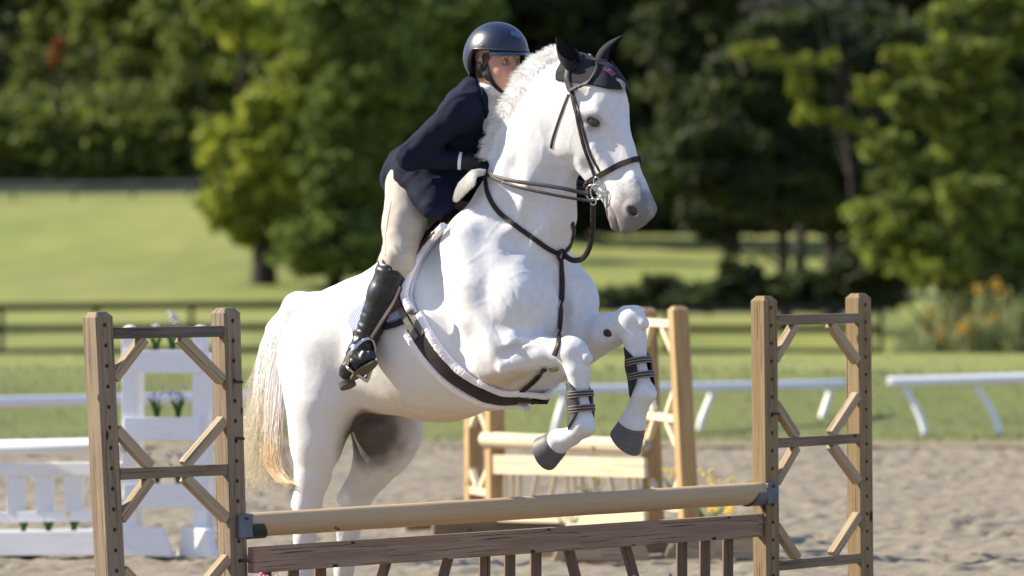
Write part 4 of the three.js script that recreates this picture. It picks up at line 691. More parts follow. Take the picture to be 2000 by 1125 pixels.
{
  const P = [], I = [], C = [], q = rng(22);
  for (let i = 0; i < 150; i++) { const p0 = V(...H(1186 + (q() - .5) * 14, 152 + q() * 6, (q() - .5) * .05)), e = V(...H(1212 + (q() - .5) * 18, 176 + (q() - .5) * 12, -.02 + (q() - .5) * .05)), pts = []; for (let j = 0; j <= 5; j++) { const t = j / 5; pts.push(p0.clone().lerp(e, t).add(V(.022 * Math.sin(t * 3), .012 * Math.sin(t * 3), 0))); } const y = .62 + q() * .12; strand(P, I, C, pts, .0024, .0006, [y, y - .06, y - .16]); }
  obj('forelock', hairMesh(P, I, C), hairMat, horse);
}
{
  const P = [], I = [], C = [], q = rng(23);
  const lock = (path, w, sp0, sp1, L, n, r, col, seed) => { const c = new THREE.CatmullRomCurve3(path.map(([x, y], k) => V(...H(x + lerp(sp0, sp1, k / (path.length - 1)) * (q() + q() - 1), y + lerp(sp0, sp1, k / (path.length - 1)) * .25 * (q() - .5), w * (1 + k * .25))))), pts = []; for (let j = 0; j <= n; j++) { const t = j / n * L, p = c.getPoint(t); pts.push(p.add(V(n3(seed, t * 2.2, 3) * .018 * t, n3(seed, t * 2.2, 7) * .012 * t, n3(seed, t * 2.2, 8) * .022 * t))); } strand(P, I, C, pts, r, .0004, (t) => col(t * L)); };
  for (let i = 0; i < 9000; i++) {
    const k = q(), w = (q() - .5) * .10, y = .84 + q() * .08, s0 = Math.floor(q() * 90);
    if (k < .50) { const a = q(), e = q() + q() - 1; lock([[lerp(616, 562, a), lerp(586, 604, a)], [lerp(574, 542, a) + e * 18, lerp(598, 640, a)], [532 + e * 28, 700], [525 + e * 28, 760], [524 + e * 28, 815], [528 + e * 34, 860]], w, 3, 9, lerp(.45, .98, Math.pow(q(), .6)), 10, .0027, (t) => { const g = .6 * sstep(.35, 1, t); return [y, lerp(y - .02, .66, g), lerp(y - .05, .38, g)]; }, s0); }
    else if (k < .86) { const e = q() + q() - 1; lock([[556 + e * 10, 650], [540 + e * 14, 730], [536 + e * 16, 800], [530 + e * 15 + 4, 860], [536 + e * 13, 910], [556 + e * 9, 938], [576 + e * 6, 948]], w * .4 + .075, 3, 6, lerp(.72, 1, q()), 13, .0025, (t) => { const g = clamp(sstep(.12 + .02 * (s0 % 7), .68, t) * (.74 + .6 * n3(s0, 2, 1))); return [lerp(y, .86, g), lerp(y - .02, .58, g), lerp(y - .05, .26, g)]; }, s0); }
    else { const e = (q() + q() - 1) * 1.25; lock([[552 + e * 12, 640], [532 + e * 20, 720], [520 + e * 26, 790], [508 + e * 34, 850], [512 + e * 46 + 8 * Math.sin(s0), 915], [520 + e * 58 + 16 * Math.sin(s0 * 1.7), lerp(930, 985, q())]], w * 1.3, 4, 26, lerp(.7, 1, q()), 13, .0015, (t) => [y, y - .04 - .06 * t, y - .10 - .22 * t], s0); }
  }
  for (let i = 0; i < 70; i++) { const a = q(), y = .8; lock([[545, 640], [520 - a * 10, 690 + a * 20], [498 - a * 18 * q(), 720 + a * 60], [480 - a * 16, 745 + a * 130]], .03, 4, 16, 1, 10, .0010, () => [y, y - .05, y - .16], i); }
  obj('tail', hairMesh(P, I, C), hairMat, horse);
}
rebaseLater.push(horse);

// ---------------------------------------------------------------- tack, each piece laid on the horse
const horseThing = (name, label, category, group) => { const t = thing(name, label, category, [0, 0, 0], HT, group); rebaseLater.push(t); return t; };
const leatherTex = canvasTex(256, 256, (g, w, h) => { const q = rng(8); g.fillStyle = '#bbb'; g.fillRect(0, 0, w, h); for (let i = 0; i < 2500; i++) { const v = 120 + q() * 135 | 0; g.fillStyle = `rgba(${v},${v},${v},.35)`; g.fillRect(q() * w, q() * h, 1 + q() * 4, 1 + q() * 2); } }, true, [6, 6]);
const leather = std([.050, .032, .027], .55, { map: leatherTex, specularIntensity: .6 }), saddleLeather = std([.11, .05, .038], .45, { map: leatherTex }), blackLeather = std([.02, .021, .024], .34, { map: leatherTex });
const steel = std([.62, .62, .63], .16, { metalness: 1 }), brass = std([.55, .40, .18], .3, { metalness: 1 });
const fleeceMat = std([.86, .82, .83], .95, { sheen: .5, sheenColor: new THREE.Color(.8, .8, .8) });
const ringAt = (c, n, r, tube, tilt = V(0, 1, 0)) => { const g = new THREE.TorusGeometry(r, tube, 10, 40), q = new THREE.Quaternion().setFromUnitVectors(V(0, 0, 1), n); g.applyQuaternion(q); return g.translate(c.x, c.y, c.z); };

// ear bonnet: a close cap over the poll with two ears
const bonnet = horseThing('ear_bonnet', 'black cloth ear bonnet with a small pink emblem over the poll of the white horse', 'ear bonnet');
const cloth = (c, bump = .0006) => std(c, .88, { sheen: .4, sheenRoughness: .6, sheenColor: new THREE.Color(.12, .13, .17) });
const bonnetMat = cloth([.010, .010, .014]);
{
  const fr = [H(1108, 168, .085), H(1150, 174, .06), H(1196, 176, 0)];                // front edge: plane through these
  const nrmF = V(fr[2][0] - fr[0][0], fr[2][1] - fr[0][1], 0).normalize(), up = V(-nrmF.y, nrmF.x, 0);
  const back = H(1124, 128, 0);
  const clip = (x, y, z) => { const v = (x - fr[2][0]) * up.x + (y - fr[2][1]) * up.y, wave = 0; const lowSide = -.012 * sstep(.05, .1, Math.abs(z)); return Math.max(-(v + wave - .006 + lowSide), -( (x - back[0]) * .75 + (y - back[1]) * .25 + .02), (horseF(x, y, z) + .004) * -1); };
  const f = field(horsePrims, () => -.009);
  const lo = H(1090, 190, .16), cx = H(1150, 130, 0);
  obj('cap', meshField(f, [cx[0] - .3, cx[1] - .25, -.16], [cx[0] + .3, cx[1] + .2, .16], .0035, null, clip), bonnetMat, bonnet);
  // ears: a leaf-shaped cup, open to the front
  const ear = (s) => {
    const base = V(...H(1150, 132, 0)).add(V(0, 0, .066 * s)), tip = s > 0 ? V(...H(1087, 69, .13)) : V(...H(1217, 70, -.10)), ax = tip.clone().sub(base), L = ax.length(); ax.normalize();
    const fw = V(.92, .1, .35 * s).addScaledVector(ax, -V(.92, .1, .35 * s).dot(ax)).normalize(), sd = ax.clone().cross(fw), P = [], I = [], rows = 22, n = 20;
    for (let lay = 0; lay < 2; lay++) for (let j = 0; j <= rows; j++) for (let i = 0; i <= n; i++) {
      const v = j / rows, w = .046 * Math.pow(Math.sin(Math.PI * Math.pow(lerp(.19, 1, v), .82)), .75) * (1 - .25 * v) + .001, a = lerp(-1, 1, i / n) * lerp(2.85, 1.75, sstep(.05, .75, v)), rr = w - lay * .004;
      const p = base.clone().addScaledVector(ax, v * L).addScaledVector(fw, -Math.cos(a) * rr * .8 - .012 * Math.sin(v * 3)).addScaledVector(sd, Math.sin(a) * rr);
      P.push(p.x, p.y, p.z);
      if (i < n && j < rows) { const o = lay * (rows + 1) * (n + 1) + j * (n + 1) + i; I.push(o, o + 1, o + n + 2, o, o + n + 2, o + n + 1); }
    }
    const g = new THREE.BufferGeometry(); g.setAttribute('position', new THREE.Float32BufferAttribute(P, 3)); g.setIndex(I); g.computeVertexNormals(); return g;
  };
  obj('ear_cover', ear(1), bonnetMat, bonnet); obj('ear_cover', ear(-1), bonnetMat, bonnet);
  const { pts, nrm } = onHorse([[1181, 132], [1189, 137], [1199, 147]], 8, .012);
  obj('emblem', sweep(pts, nrm, .026, .003), std([.62, .40, .52], .8, { map: canvasTex(64, 64, (g) => { g.fillStyle = '#8a6a78'; g.fillRect(0, 0, 64, 64); g.fillStyle = '#ff86b4'; for (let i = 0; i < 9; i++) g.fillRect((i * 23) % 60, (i * 37) % 60, 12, 7); }, true, [20, 20]) }), bonnet);
}

// bridle
const bridle = horseThing('bridle', 'brown leather bridle with raised noseband and steel bit on the head of the white horse', 'bridle');
const RT = { round: false };
pair('cheekpiece', strap1([[1114, 176], [1121, 205], [1130, 245], [1141, 290], [1153, 322], [1163, 350]], 40, .014, .005), leather, bridle);
pair('noseband_hanger', strap1([[1118, 178], [1129, 215], [1140, 258], [1154, 304], [1171, 336]], 40, .010, .004), leather, bridle);
pair('throatlatch', strap1([[1110, 184], [1097, 218], [1084, 256], [1078, 276], [1076, 288]], 30, .010, .004, { tail: H(1084, 312, .02) }), leather, bridle);
pair('headpiece', strap1([[1114, 176], [1108, 158], [1108, 140], [1118, 122], [1136, 106]], 24, .024, .006, { lift: .009 }), leather, bridle);
pair('browband', strap1([[1112, 178], [1128, 170], [1148, 160], [1158, 146], [1165, 130], [1164, 118]], 34, .013, .005, { lift: .011, wf: (u) => lerp(1.15, .55, sstep(.35, .6, u)) }), leather, bridle);
pair('noseband', strap1([[1146, 358], [1158, 350], [1172, 342], [1190, 332], [1208, 322], [1226, 315], [1240, 311], [1252, 309]], 40, .021, .011), leather, bridle);
{ const g = cord([V(...H(1146, 358, .055)), V(...H(1143, 362, .03)), V(...H(1142, 363, 0)), V(...H(1143, 362, -.03)), V(...H(1146, 358, -.055))], .008); obj('curb_strap', g, leather, bridle); }
const bitC = surf(1163, 373, .014), bitN = gradient(horseF, bitC, .02);
for (const s of [1, -1]) {
  const c = V(bitC.x, bitC.y, bitC.z * s), n = V(bitN.x, bitN.y, bitN.z * s).lerp(V(.3, 0, s), .35).normalize();
  const c2 = c.clone().add(V(-.014, -.006, .004 * s)), c3 = c.clone().add(V(.012, -.004, .006 * s)), c4 = c.clone().add(V(-.008, -.042, .004 * s)), c5 = c.clone().add(V(.008, .04, .002 * s));
  obj('bit_ring', join([ringAt(c2, n, .030, .0034), ringAt(c3, n, .030, .0034), ringAt(c4, n, .013, .003), ringAt(c5, n, .014, .003)]), steel, bridle);
}
obj('bit_mouthpiece', cord([V(bitC.x, bitC.y, bitC.z), V(bitC.x, bitC.y, 0), V(bitC.x, bitC.y, -bitC.z)], .007), steel, bridle);

// reins, hand to bit, both sides
const reinMat = leather;
const reins = horseThing('reins', 'pair of thin brown reins from the gloved hand to the steel bit', 'reins');
const path3 = (list, n) => smooth(list.map(([x, y, w]) => V(...H(x, y, w))), n);
const flat3 = (list, n, w, th, ref = V(.1, .25, 1)) => { const p = path3(list, n); return sweep(p, upNormals(p, ref.clone().normalize()), w, th); };
{
  const a = flat3([[936, 330, .13], [962, 343, .155], [1000, 353, .17], [1050, 360, .15], [1100, 368, .12], [1141, 377, .085], [1150, 377, .078]], 40, .016, .004);
  const b = flat3([[936, 332, .13], [958, 345, .16], [1000, 362, .175], [1050, 374, .155], [1100, 384, .12], [1142, 391, .085], [1156, 393, .075]], 40, .012, .004);
  obj('rein', a, reinMat, reins); obj('rein', flip(a), reinMat, reins); obj('rein', b, reinMat, reins); obj('rein', flip(b), reinMat, reins);
}
// breastplate and martingale
const breast = horseThing('breastplate', 'dark brown leather breastplate and martingale strap across the chest of the white horse', 'breastplate');
obj('shoulder_strap', (() => { const { pts, nrm } = onHorse([[946, 344], [952, 378], [972, 412], [1006, 440], [1042, 466], [1074, 488], [1094, 497]], 50, .006); return sweep(pts, nrm, .019, .007); })(), leather, breast);
obj('shoulder_strap', (() => { const { pts, nrm } = onHorse([[1100, 496], [1113, 484], [1120, 466], [1122, 452], [1119, 436]], 24, .006); return sweep(pts, nrm, .017, .007); })(), leather, breast);
const bc = surf(1097, 498, .010), bn = gradient(horseF, bc, .02);
obj('chest_ring', ringAt(bc, bn, .020, .006), leather, breast);
obj('centre_strap', (() => { const { pts, nrm } = onHorse([[1097, 506], [1098, 545], [1097, 590], [1095, 630], [1091, 665], [1082, 695]], 40, .006); return sweep(pts, nrm, .021, .006); })(), leather, breast);
obj('girth_strap', (() => { const { pts, nrm } = onHorse([[1064, 722], [1050, 738], [1036, 752], [1020, 765], [1003, 777], [985, 785]], 30, .012); return sweep(pts, nrm, .020, .006); })(), leather, breast);
obj('martingale_strap', (() => { const a = bc, b = V(...H(1158, 398, .03)), p = smooth([a.clone().add(V(.01, .002, 0)), V(...H(1118, 508, .0)), V(...H(1137, 505, .01)), V(...H(1150, 486, .015)), V(...H(1157, 450, .02)), b], 40); return sweep(p, upNormals(p, V(.5, .2, .9).normalize()), .022, .006); })(), leather, breast);
{ const c = V(...H(1082, 722, .04)); obj('buckle', ringAt(c, V(.3, -.9, .3).normalize(), .015, .005), brass, breast); }

// patches: a cloth of given thickness between two rows of pixels, laid on the horse
function patch(front, rear, nu, nv, off, thick, f = horseF) {
  const A = px2(front, nv), Bq = px2(rear, nv), P = [], N = [], Uv = [];
  for (let j = 0; j < nv; j++) for (let i = 0; i < nu; i++) { const u = i / (nu - 1), x = lerp(A[j].x, Bq[j].x, u), y = lerp(A[j].y, Bq[j].y, u), p = surf(x, y, off, f) ?? P[P.length - 1]; P.push(p); }
  for (let it = 0; it < 3; it++) { const Q = P.map((p) => p.clone()); for (let j = 1; j + 1 < nv; j++) for (let i = 1; i + 1 < nu; i++) Q[j * nu + i].addScaledVector(P[j * nu + i - 1].clone().add(P[j * nu + i + 1]).add(P[(j - 1) * nu + i]).add(P[(j + 1) * nu + i]).multiplyScalar(.25).sub(P[j * nu + i]), .6); P.splice(0, P.length, ...Q); }
  for (const p of P) N.push(gradient(f, p, .015));
  const pos = [], uv = [], I = [], n = nu * nv;
  for (let l = 0; l < 2; l++) for (let j = 0; j < nv; j++) for (let i = 0; i < nu; i++) { const p = P[j * nu + i].clone().addScaledVector(N[j * nu + i], l ? thick : 0); pos.push(p.x, p.y, p.z); uv.push(p.x, p.y); }
  for (let j = 0; j + 1 < nv; j++) for (let i = 0; i + 1 < nu; i++) { const a = j * nu + i, b = a + 1, c = a + nu, d = c + 1; I.push(a, c, b, b, c, d, a + n, b + n, c + n, b + n, d + n, c + n); }
  const edge = []; for (let i = 0; i + 1 < nu; i++) edge.push([i, i + 1], [(nv - 1) * nu + i + 1, (nv - 1) * nu + i]); for (let j = 0; j + 1 < nv; j++) edge.push([(j + 1) * nu, j * nu], [j * nu + nu - 1, (j + 1) * nu + nu - 1]);
  for (const [a, b] of edge) I.push(a, b, a + n, b, b + n, a + n);
  const g = new THREE.BufferGeometry(); g.setAttribute('position', new THREE.Float32BufferAttribute(pos, 3)); g.setAttribute('uv', new THREE.Float32BufferAttribute(uv, 2)); g.setIndex(I); g.computeVertexNormals(); return g;
}

const fleece = (pts, nrm, w, t, seed) => { const c = new THREE.CatmullRomCurve3(pts).getSpacedPoints(320), N = c.map((p, i) => nrm[Math.min(nrm.length - 1, Math.round(i / 320 * (nrm.length - 1)))]), g = sweep(c, N, w, t, { round: true, sides: 22 }), P = g.attributes.position, O = g.attributes.normal.clone(); for (let i = 0; i < P.count; i++) { const x = P.getX(i), y = P.getY(i), z = P.getZ(i), d = .0012 * n3(x * 95 + seed, y * 95, z * 95) + .0009 * Math.abs(n3(x * 210, y * 210 + seed, z * 210)); P.setXYZ(i, x + O.getX(i) * d, y + O.getY(i) * d, z + O.getZ(i) * d); } g.computeVertexNormals(); return g; };
const padTex = pixTex(128, 128, (u, v) => { const a = Math.abs(((u + v) * 4) % 1 - .5) * 2, b = Math.abs(((u - v) * 4 + 8) % 1 - .5) * 2, h = Math.pow(a * b, .4); return [h, h, h]; }, false, [14, 14]); padTex.repeat.set(14, 14);
const pad = horseThing('saddle_pad', 'pale quilted saddle pad with white fleece edge under the saddle', 'saddle pad');
const padMat = std([.36, .42, .56], .9, { bumpMap: padTex, bumpScale: .004 });
pair('pad_body', (patch([[872, 440], [846, 470], [822, 506], [806, 545], [800, 580], [810, 612]], [[800, 452], [775, 490], [748, 545], [712, 590], [682, 618], [692, 650]], 40, 30, .006, .007)), padMat, pad);
pair('pad_trim', (() => { const { pts, nrm } = onHorse([[690, 652], [715, 645], [745, 640], [775, 632], [806, 616]], 30, .012); return sweep(pts, nrm, .024, .008); })(), std([.012, .014, .03], .8), pad);
{
  const { pts, nrm } = onHorse([[866, 442], [840, 470], [815, 505], [797, 545], [790, 578], [801, 606]], 60, .026);
  const g = fleece(pts, nrm, .036, .030, 1); pair('fleece_roll', g, fleeceMat, pad);
  const e = onHorse([[874, 440], [848, 472], [824, 507], [808, 546], [802, 580], [811, 610]], 50, .014); pair('binding', (sweep(e.pts, e.nrm, .012, .006)), std([.62, .66, .78], .9), pad);
}
const saddle = horseThing('saddle', 'reddish brown jumping saddle under the rider on the white horse', 'saddle');
{
  const f = field([cone([-.42, 1.80, 0], [-.34, 1.87, 0], .05, .05, { k: .05 }), cone([-.60, 1.71, 0], [-.42, 1.79, 0], .075, .05, { lat: 1.4, k: .06 }), cone([-.64, 1.74, 0], [-.63, 1.745, 0], .05, .045, { lat: 2.0, k: .06 }), cone([-.62, 1.68, .1], [-.38, 1.79, .085], .05, .045, { sym: S, k: .05 })]);
  obj('seat', meshField(f, [-1.0, 1.5, -.3], [-.2, 2.1, .3], .009), saddleLeather, saddle);
  pair('flap', (patch([[858, 448], [826, 478], [802, 512], [787, 548], [778, 580], [780, 602]], [[800, 460], [770, 490], [750, 530], [735, 570], [728, 605], [735, 628]], 24, 24, .018, .007)), saddleLeather, saddle);
  const e = onHorse([[852, 452], [822, 480], [800, 512], [785, 548], [776, 580], [779, 600]], 40, .034); pair('knee_roll', (sweep(e.pts, e.nrm, .022, .016, { round: true })), saddleLeather, saddle);
  for (const [dx, dy] of [[-6, 4], [6, -4]]) { const b = onHorse([[781 + dx, 584 + dy], [791 + dx, 606 + dy], [804 + dx, 630 + dy], [820 + dx, 656 + dy]], 20, .022); pair('billet', (sweep(b.pts, b.nrm, .026, .006)), std([.30, .27, .22], .6, { map: leatherTex }), saddle); }
}
const underEnd = (o) => { const a = o.pts[o.pts.length - 1], b = o.pts[o.pts.length - 4], d = a.clone().sub(b); for (let i = 1; i <= 8; i++) { const t = i / 8, z = a.z * (1 - t), p = V(a.x + d.x * i * .35, a.y - .012 * t, z); for (let k = 0; k < 30 && horseF(p.x, p.y, p.z) < .012; k++) p.y -= .002; o.pts.push(p); o.nrm.push(V(0, -1, .3 * (1 - t)).normalize()); } return o; };
const girth = horseThing('girth', 'dark brown girth edged with white fleece round the belly of the white horse', 'girth');
{
  const line = [[806, 634], [826, 668], [850, 702], [880, 733], [915, 758], [950, 774], [985, 782], [1012, 781]], { pts, nrm } = underEnd(onHorse(line, 70, .016));
  pair('strap', (sweep(pts, nrm, .074, .012)), std([.030, .018, .022], .8), girth);
  for (const [dx, dy, sd] of [[10, -17, 41], [-10, 15, 42]]) { const e = underEnd(onHorse(line.map(([x, y], i) => [x + dx * 1.15 * (1 - i / 9), y + dy * 1.15 * (.75 + .25 * (1 - i / 7)) * (i > 5 ? .8 : 1)]), 60, .010)); pair('fleece_edge', fleece(e.pts, e.nrm, .040, .026, sd), fleeceMat, girth); }
}
// tendon boots: open-fronted shells round the cannon bones, with two straps each
function tendonBoot(label, leg, rs, col, front, wrap) {
  const t = horseThing('tendon_boot', label, 'horse boot', 'open-fronted boots on the forelegs');
  const a = V(...leg[0]), b = V(...leg[2]), ax = b.clone().sub(a), L = ax.length(); ax.normalize();
  const fr = front.clone().addScaledVector(ax, -front.dot(ax)).normalize(), sd = ax.clone().cross(fr);
  const inner = leg.map((p, i) => [p, rs[i]]), fi = field(chain(inner.map(([p, r]) => [p, r + .004]), { k: .02 })), fo = field(chain(inner.map(([p, r]) => [p, r + .0145]), { k: .02 }));
  const clip = (x, y, z) => { const p = V(x, y, z).sub(a), h = p.dot(ax), u = h / L, w = Math.abs(p.dot(sd)), q = p.dot(fr); const lim = wrap - .05 * Math.pow(Math.abs(u - .52) * 1.9, 3); return Math.max(-fi(x, y, z), q - lim, -(h + .024 - .02 * (w / .05)), h - L - .012 - .45 * Math.max(0, .02 - q)); };
  const lo = leg.reduce((m, p) => m.map((v, i) => Math.min(v, p[i])), [9, 9, 9]).map((v) => v - .09), hi = leg.reduce((m, p) => m.map((v, i) => Math.max(v, p[i])), [-9, -9, -9]).map((v) => v + .09);
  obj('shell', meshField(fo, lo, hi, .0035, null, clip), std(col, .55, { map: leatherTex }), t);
  for (const u of [.33, .66]) {
    const c = a.clone().addScaledVector(ax, L * u), line = (off, rr) => { const pts = []; for (let i = 0; i <= 22; i++) { const ph = lerp(-1.75, 1.75, i / 22), d = fr.clone().multiplyScalar(Math.cos(ph)).addScaledVector(sd, Math.sin(ph)); let lo2 = .01, hi2 = .12; for (let k = 0; k < 22; k++) { const m = (lo2 + hi2) / 2, p = c.clone().addScaledVector(d, m); if (fo(p.x, p.y, p.z) < rr) lo2 = m; else hi2 = m; } pts.push(c.clone().addScaledVector(ax, off).addScaledVector(d, lo2)); } return pts; };
    const nr = line(0, 0).map((p) => p.clone().sub(c).normalize()); const s = obj('strap', sweep(line(0, .000), nr, .027, .006), std([.035, .026, .024], .6), t);
    for (const o of [-.011, 0, .011]) obj('stitching', sweep(line(o, .0035), nr, .0032, .002), std([.33, .27, .21], .7), s);
  }
  return t;
}
tendonBoot('tendon boot with sunlight put into its grey colour on the lower folded foreleg of the white horse', [H(1129, 742, .13), H(1132, 775, .13), H(1137, 828, .13)], [.036, .0345, .046], [.105, .108, .11], V(1, 0, .05), .030);  // lighter grey here paints sunlight onto the dark shell
tendonBoot('black tendon boot on the higher foreleg nearest the right edge of the white horse', [H(1243, 678, -.13), H(1247, 715, -.13), H(1257, 764, -.13)], [.037, .0355, .045], [.016, .017, .02], V(1, 0, .12), .026);

// ---------------------------------------------------------------- the rider, in the horse's frame
const rider = thing('person', 'person in black helmet, navy jacket and beige breeches, leaning forward on the white horse', 'person', [0, 0, 0], HT);
rebaseLater.push(rider);
const HC = H(970, 112, 0), hp = (x, y, z) => [HC[0] + x, HC[1] + y, HC[2] + z];
const SH = H(897, 218, .165), EL = H(800, 305, .265), WR = H(897, 314, .135), HIP = H(802, 362, .12), KN = H(776, 512, .29), AN = H(704, 688, .365), HEEL = H(672, 735, .37), BALL = H(700, 712, .385), TOE = H(722, 696, .39);
const mid = (a, b, t) => a.map((v, i) => lerp(v, b[i], t));
const torso = [[H(940, 182, 0), .065], [H(928, 218, 0), .100], [H(908, 268, 0), .112], [H(872, 325, 0), .105], [H(828, 362, 0), .122]];
const armP = (g) => [cone(mid(SH, [SH[0], SH[1], 0], .25), SH, .06 + g, .062 + g, { sym: S, k: .05 }), cone(SH, EL, .060 + g, .047 + g, { sym: S, k: .04 }), cone(EL, WR, .046 + g, .031 + g, { sym: S, k: .025 })];
const legP = (g, k = .05) => [cone(HIP, mid(HIP, KN, .5), .100 + g, .080 + g, { sym: S, k }), cone(mid(HIP, KN, .5), KN, .080 + g, .062 + g, { sym: S, k: .03 })];
const calf = (g) => [cone(KN, mid(KN, AN, .35), .060 + g, .060 + g, { sym: S, k: .03 }), cone(mid(KN, AN, .35), AN, .058 + g, .038 + g, { sym: S, k: .02 })];
const headP = [
  ell(hp(-.005, .012, 0), [.098, .112, .078], { k: .03 }), ell(hp(.035, -.045, 0), [.062, .082, .062], { k: .03 }),
  ell(hp(.050, -.088, 0), [.048, .036, .046], { k: .03 }), ell(hp(.070, -.118, 0), [.022, .018, .022], { k: .02 }),
  cone(hp(.010, -.075, .058), hp(.060, -.118, .025), .016, .014, { sym: S, k: .03 }),
  ell(hp(.062, -.052, .040), [.030, .030, .022], { sym: S, k: .02 }),                      // cheeks
  cone(hp(.078, .005, .032), hp(.086, .006, .010), .011, .010, { sym: S, k: .02 }),        // brow
  cone(hp(.094, -.012, 0), hp(.112, -.052, 0), .009, .013, { k: .014 }), ell(hp(.104, -.056, .012), [.010, .008, .008], { sym: S, k: .01 }),
  ell(hp(.094, -.020, .032), [.018, .010, .016], { sym: S, k: .014, sub: true }),
  ell(hp(.094, -.080, 0), [.012, .008, .022], { k: .01 }), ell(hp(.090, -.093, 0), [.012, .008, .019], { k: .01 }), ell(hp(.108, -.0865, 0), [.012, .0022, .024], { k: .004, sub: true }),
  ell(hp(-.012, -.028, .078), [.018, .030, .010], { sym: S, k: .008 }),                    // ears
];
const bodyF = field([...chain(torso.map(([p, r]) => [p, r - .014]), { lat: 1.2, k: .05 }), ...armP(-.012), ...legP(-.012), ...calf(-.012), cone(AN, mid(AN, HEEL, .7), .03, .022, { sym: S, k: .02 }), cone(mid(AN, BALL, .4), BALL, .03, .03, { sym: S, k: .03 }), cone(BALL, TOE, .03, .022, { sym: S, k: .02 }), cone(H(942, 180, 0), hp(-.018, -.06, 0), .058, .054, { k: .03 }), ...headP]);
const skinMat = std([1, 1, 1], .5, { vertexColors: true, sheen: .15, sheenColor: new THREE.Color(.6, .35, .3) });
const skinCol = (x, y, z) => {
  const c = [.56, .32, .235], dx = x - HC[0], dy = y - HC[1], az = Math.abs(z), mix = (q, t) => { for (let i = 0; i < 3; i++) c[i] = lerp(c[i], q[i], clamp(t)); };
  mix([.58, .24, .18], sstep(.05, .015, Math.hypot(dx - .07, dy + .055, az - .045)) * .55);
  mix([.50, .17, .15], sstep(.022, .008, Math.hypot(dx - .10, (dy + .087) * 1.6, az * .8)) * .8);
  mix([.16, .095, .055], sstep(.006, .002, Math.abs(dy - .008 + az * .10)) * sstep(.008, .018, az) * sstep(.060, .045, az) * sstep(.05, .08, dx) * .8);   // eyebrows
  mix([.50, .25, .18], .25 * sstep(-.2, .6, n3(x * 60, y * 60, z * 60)));
  return c;
};
const pbox = [[-1.15, .95, -.62], [.3, 2.75, .62]];
obj('body', meshField(bodyF, ...pbox, QUICK ? .008 : .005, skinCol), skinMat, rider);
for (const s of [1, -1]) { const e = obj('eye', new THREE.SphereGeometry(.0115, 16, 12).translate(...hp(.0775, -.020, .0315 * s)), std([.42, .39, .37], .2, { clearcoat: 1 }), rider); obj('iris', new THREE.SphereGeometry(.0068, 12, 8).scale(.5, 1, 1).translate(...hp(.0875, -.0195, .032 * s)), std([.05, .035, .02], .1, { clearcoat: 1 }), e); const l = cord([V(...hp(.088, -.014, .021 * s)), V(...hp(.0935, -.0085, .031 * s)), V(...hp(.088, -.013, .043 * s))], .0032); obj('eyelid', l, std([.40, .21, .15], .6), rider); }
{ // hair under the helmet
  const P = [], I = [], C = [], q = rng(51);
  for (let i = 0; i < 500; i++) for (const s of [1, -1]) { const a = q(), p = V(...hp(lerp(.038, -.085, a), lerp(.015, -.005, q()), (lerp(.080, .04, a * a)) * s)), e = V(...hp(lerp(-.005, -.080, a), -.055 - q() * .03, (lerp(.074, .035, a * a)) * s)), y = .7 + q() * .6; strand(P, I, C, [p, p.clone().lerp(e, .5).add(V(-.004, 0, .006 * s)), e], .0035, .001, [.10 * y, .052 * y, .026 * y]); }
  obj('hair', hairMesh(P, I, C), std([1, 1, 1], .5, { vertexColors: true }), rider);
}
// shirt with a stand collar
const white = std([.78, .78, .79], .8, { sheen: .3, sheenColor: new THREE.Color(.5, .5, .6) });
{
  const f = field([...chain(torso.slice(0, 4).map(([p, r]) => [p, r + .003]), { lat: 1.2, k: .05 }), cone(H(946, 176, 0), hp(-.012, -.112, 0), .062, .060, { k: .03 })], (x, y, z) => .0018 * n3(x * 28, y * 28, z * 28));
  const cp = V(...hp(-.016, -.108, 0)); obj('shirt', meshField(f, ...pbox, .006, null, (x, y, z) => (y - cp.y) - (x - cp.x) * -.25), white, rider);
}
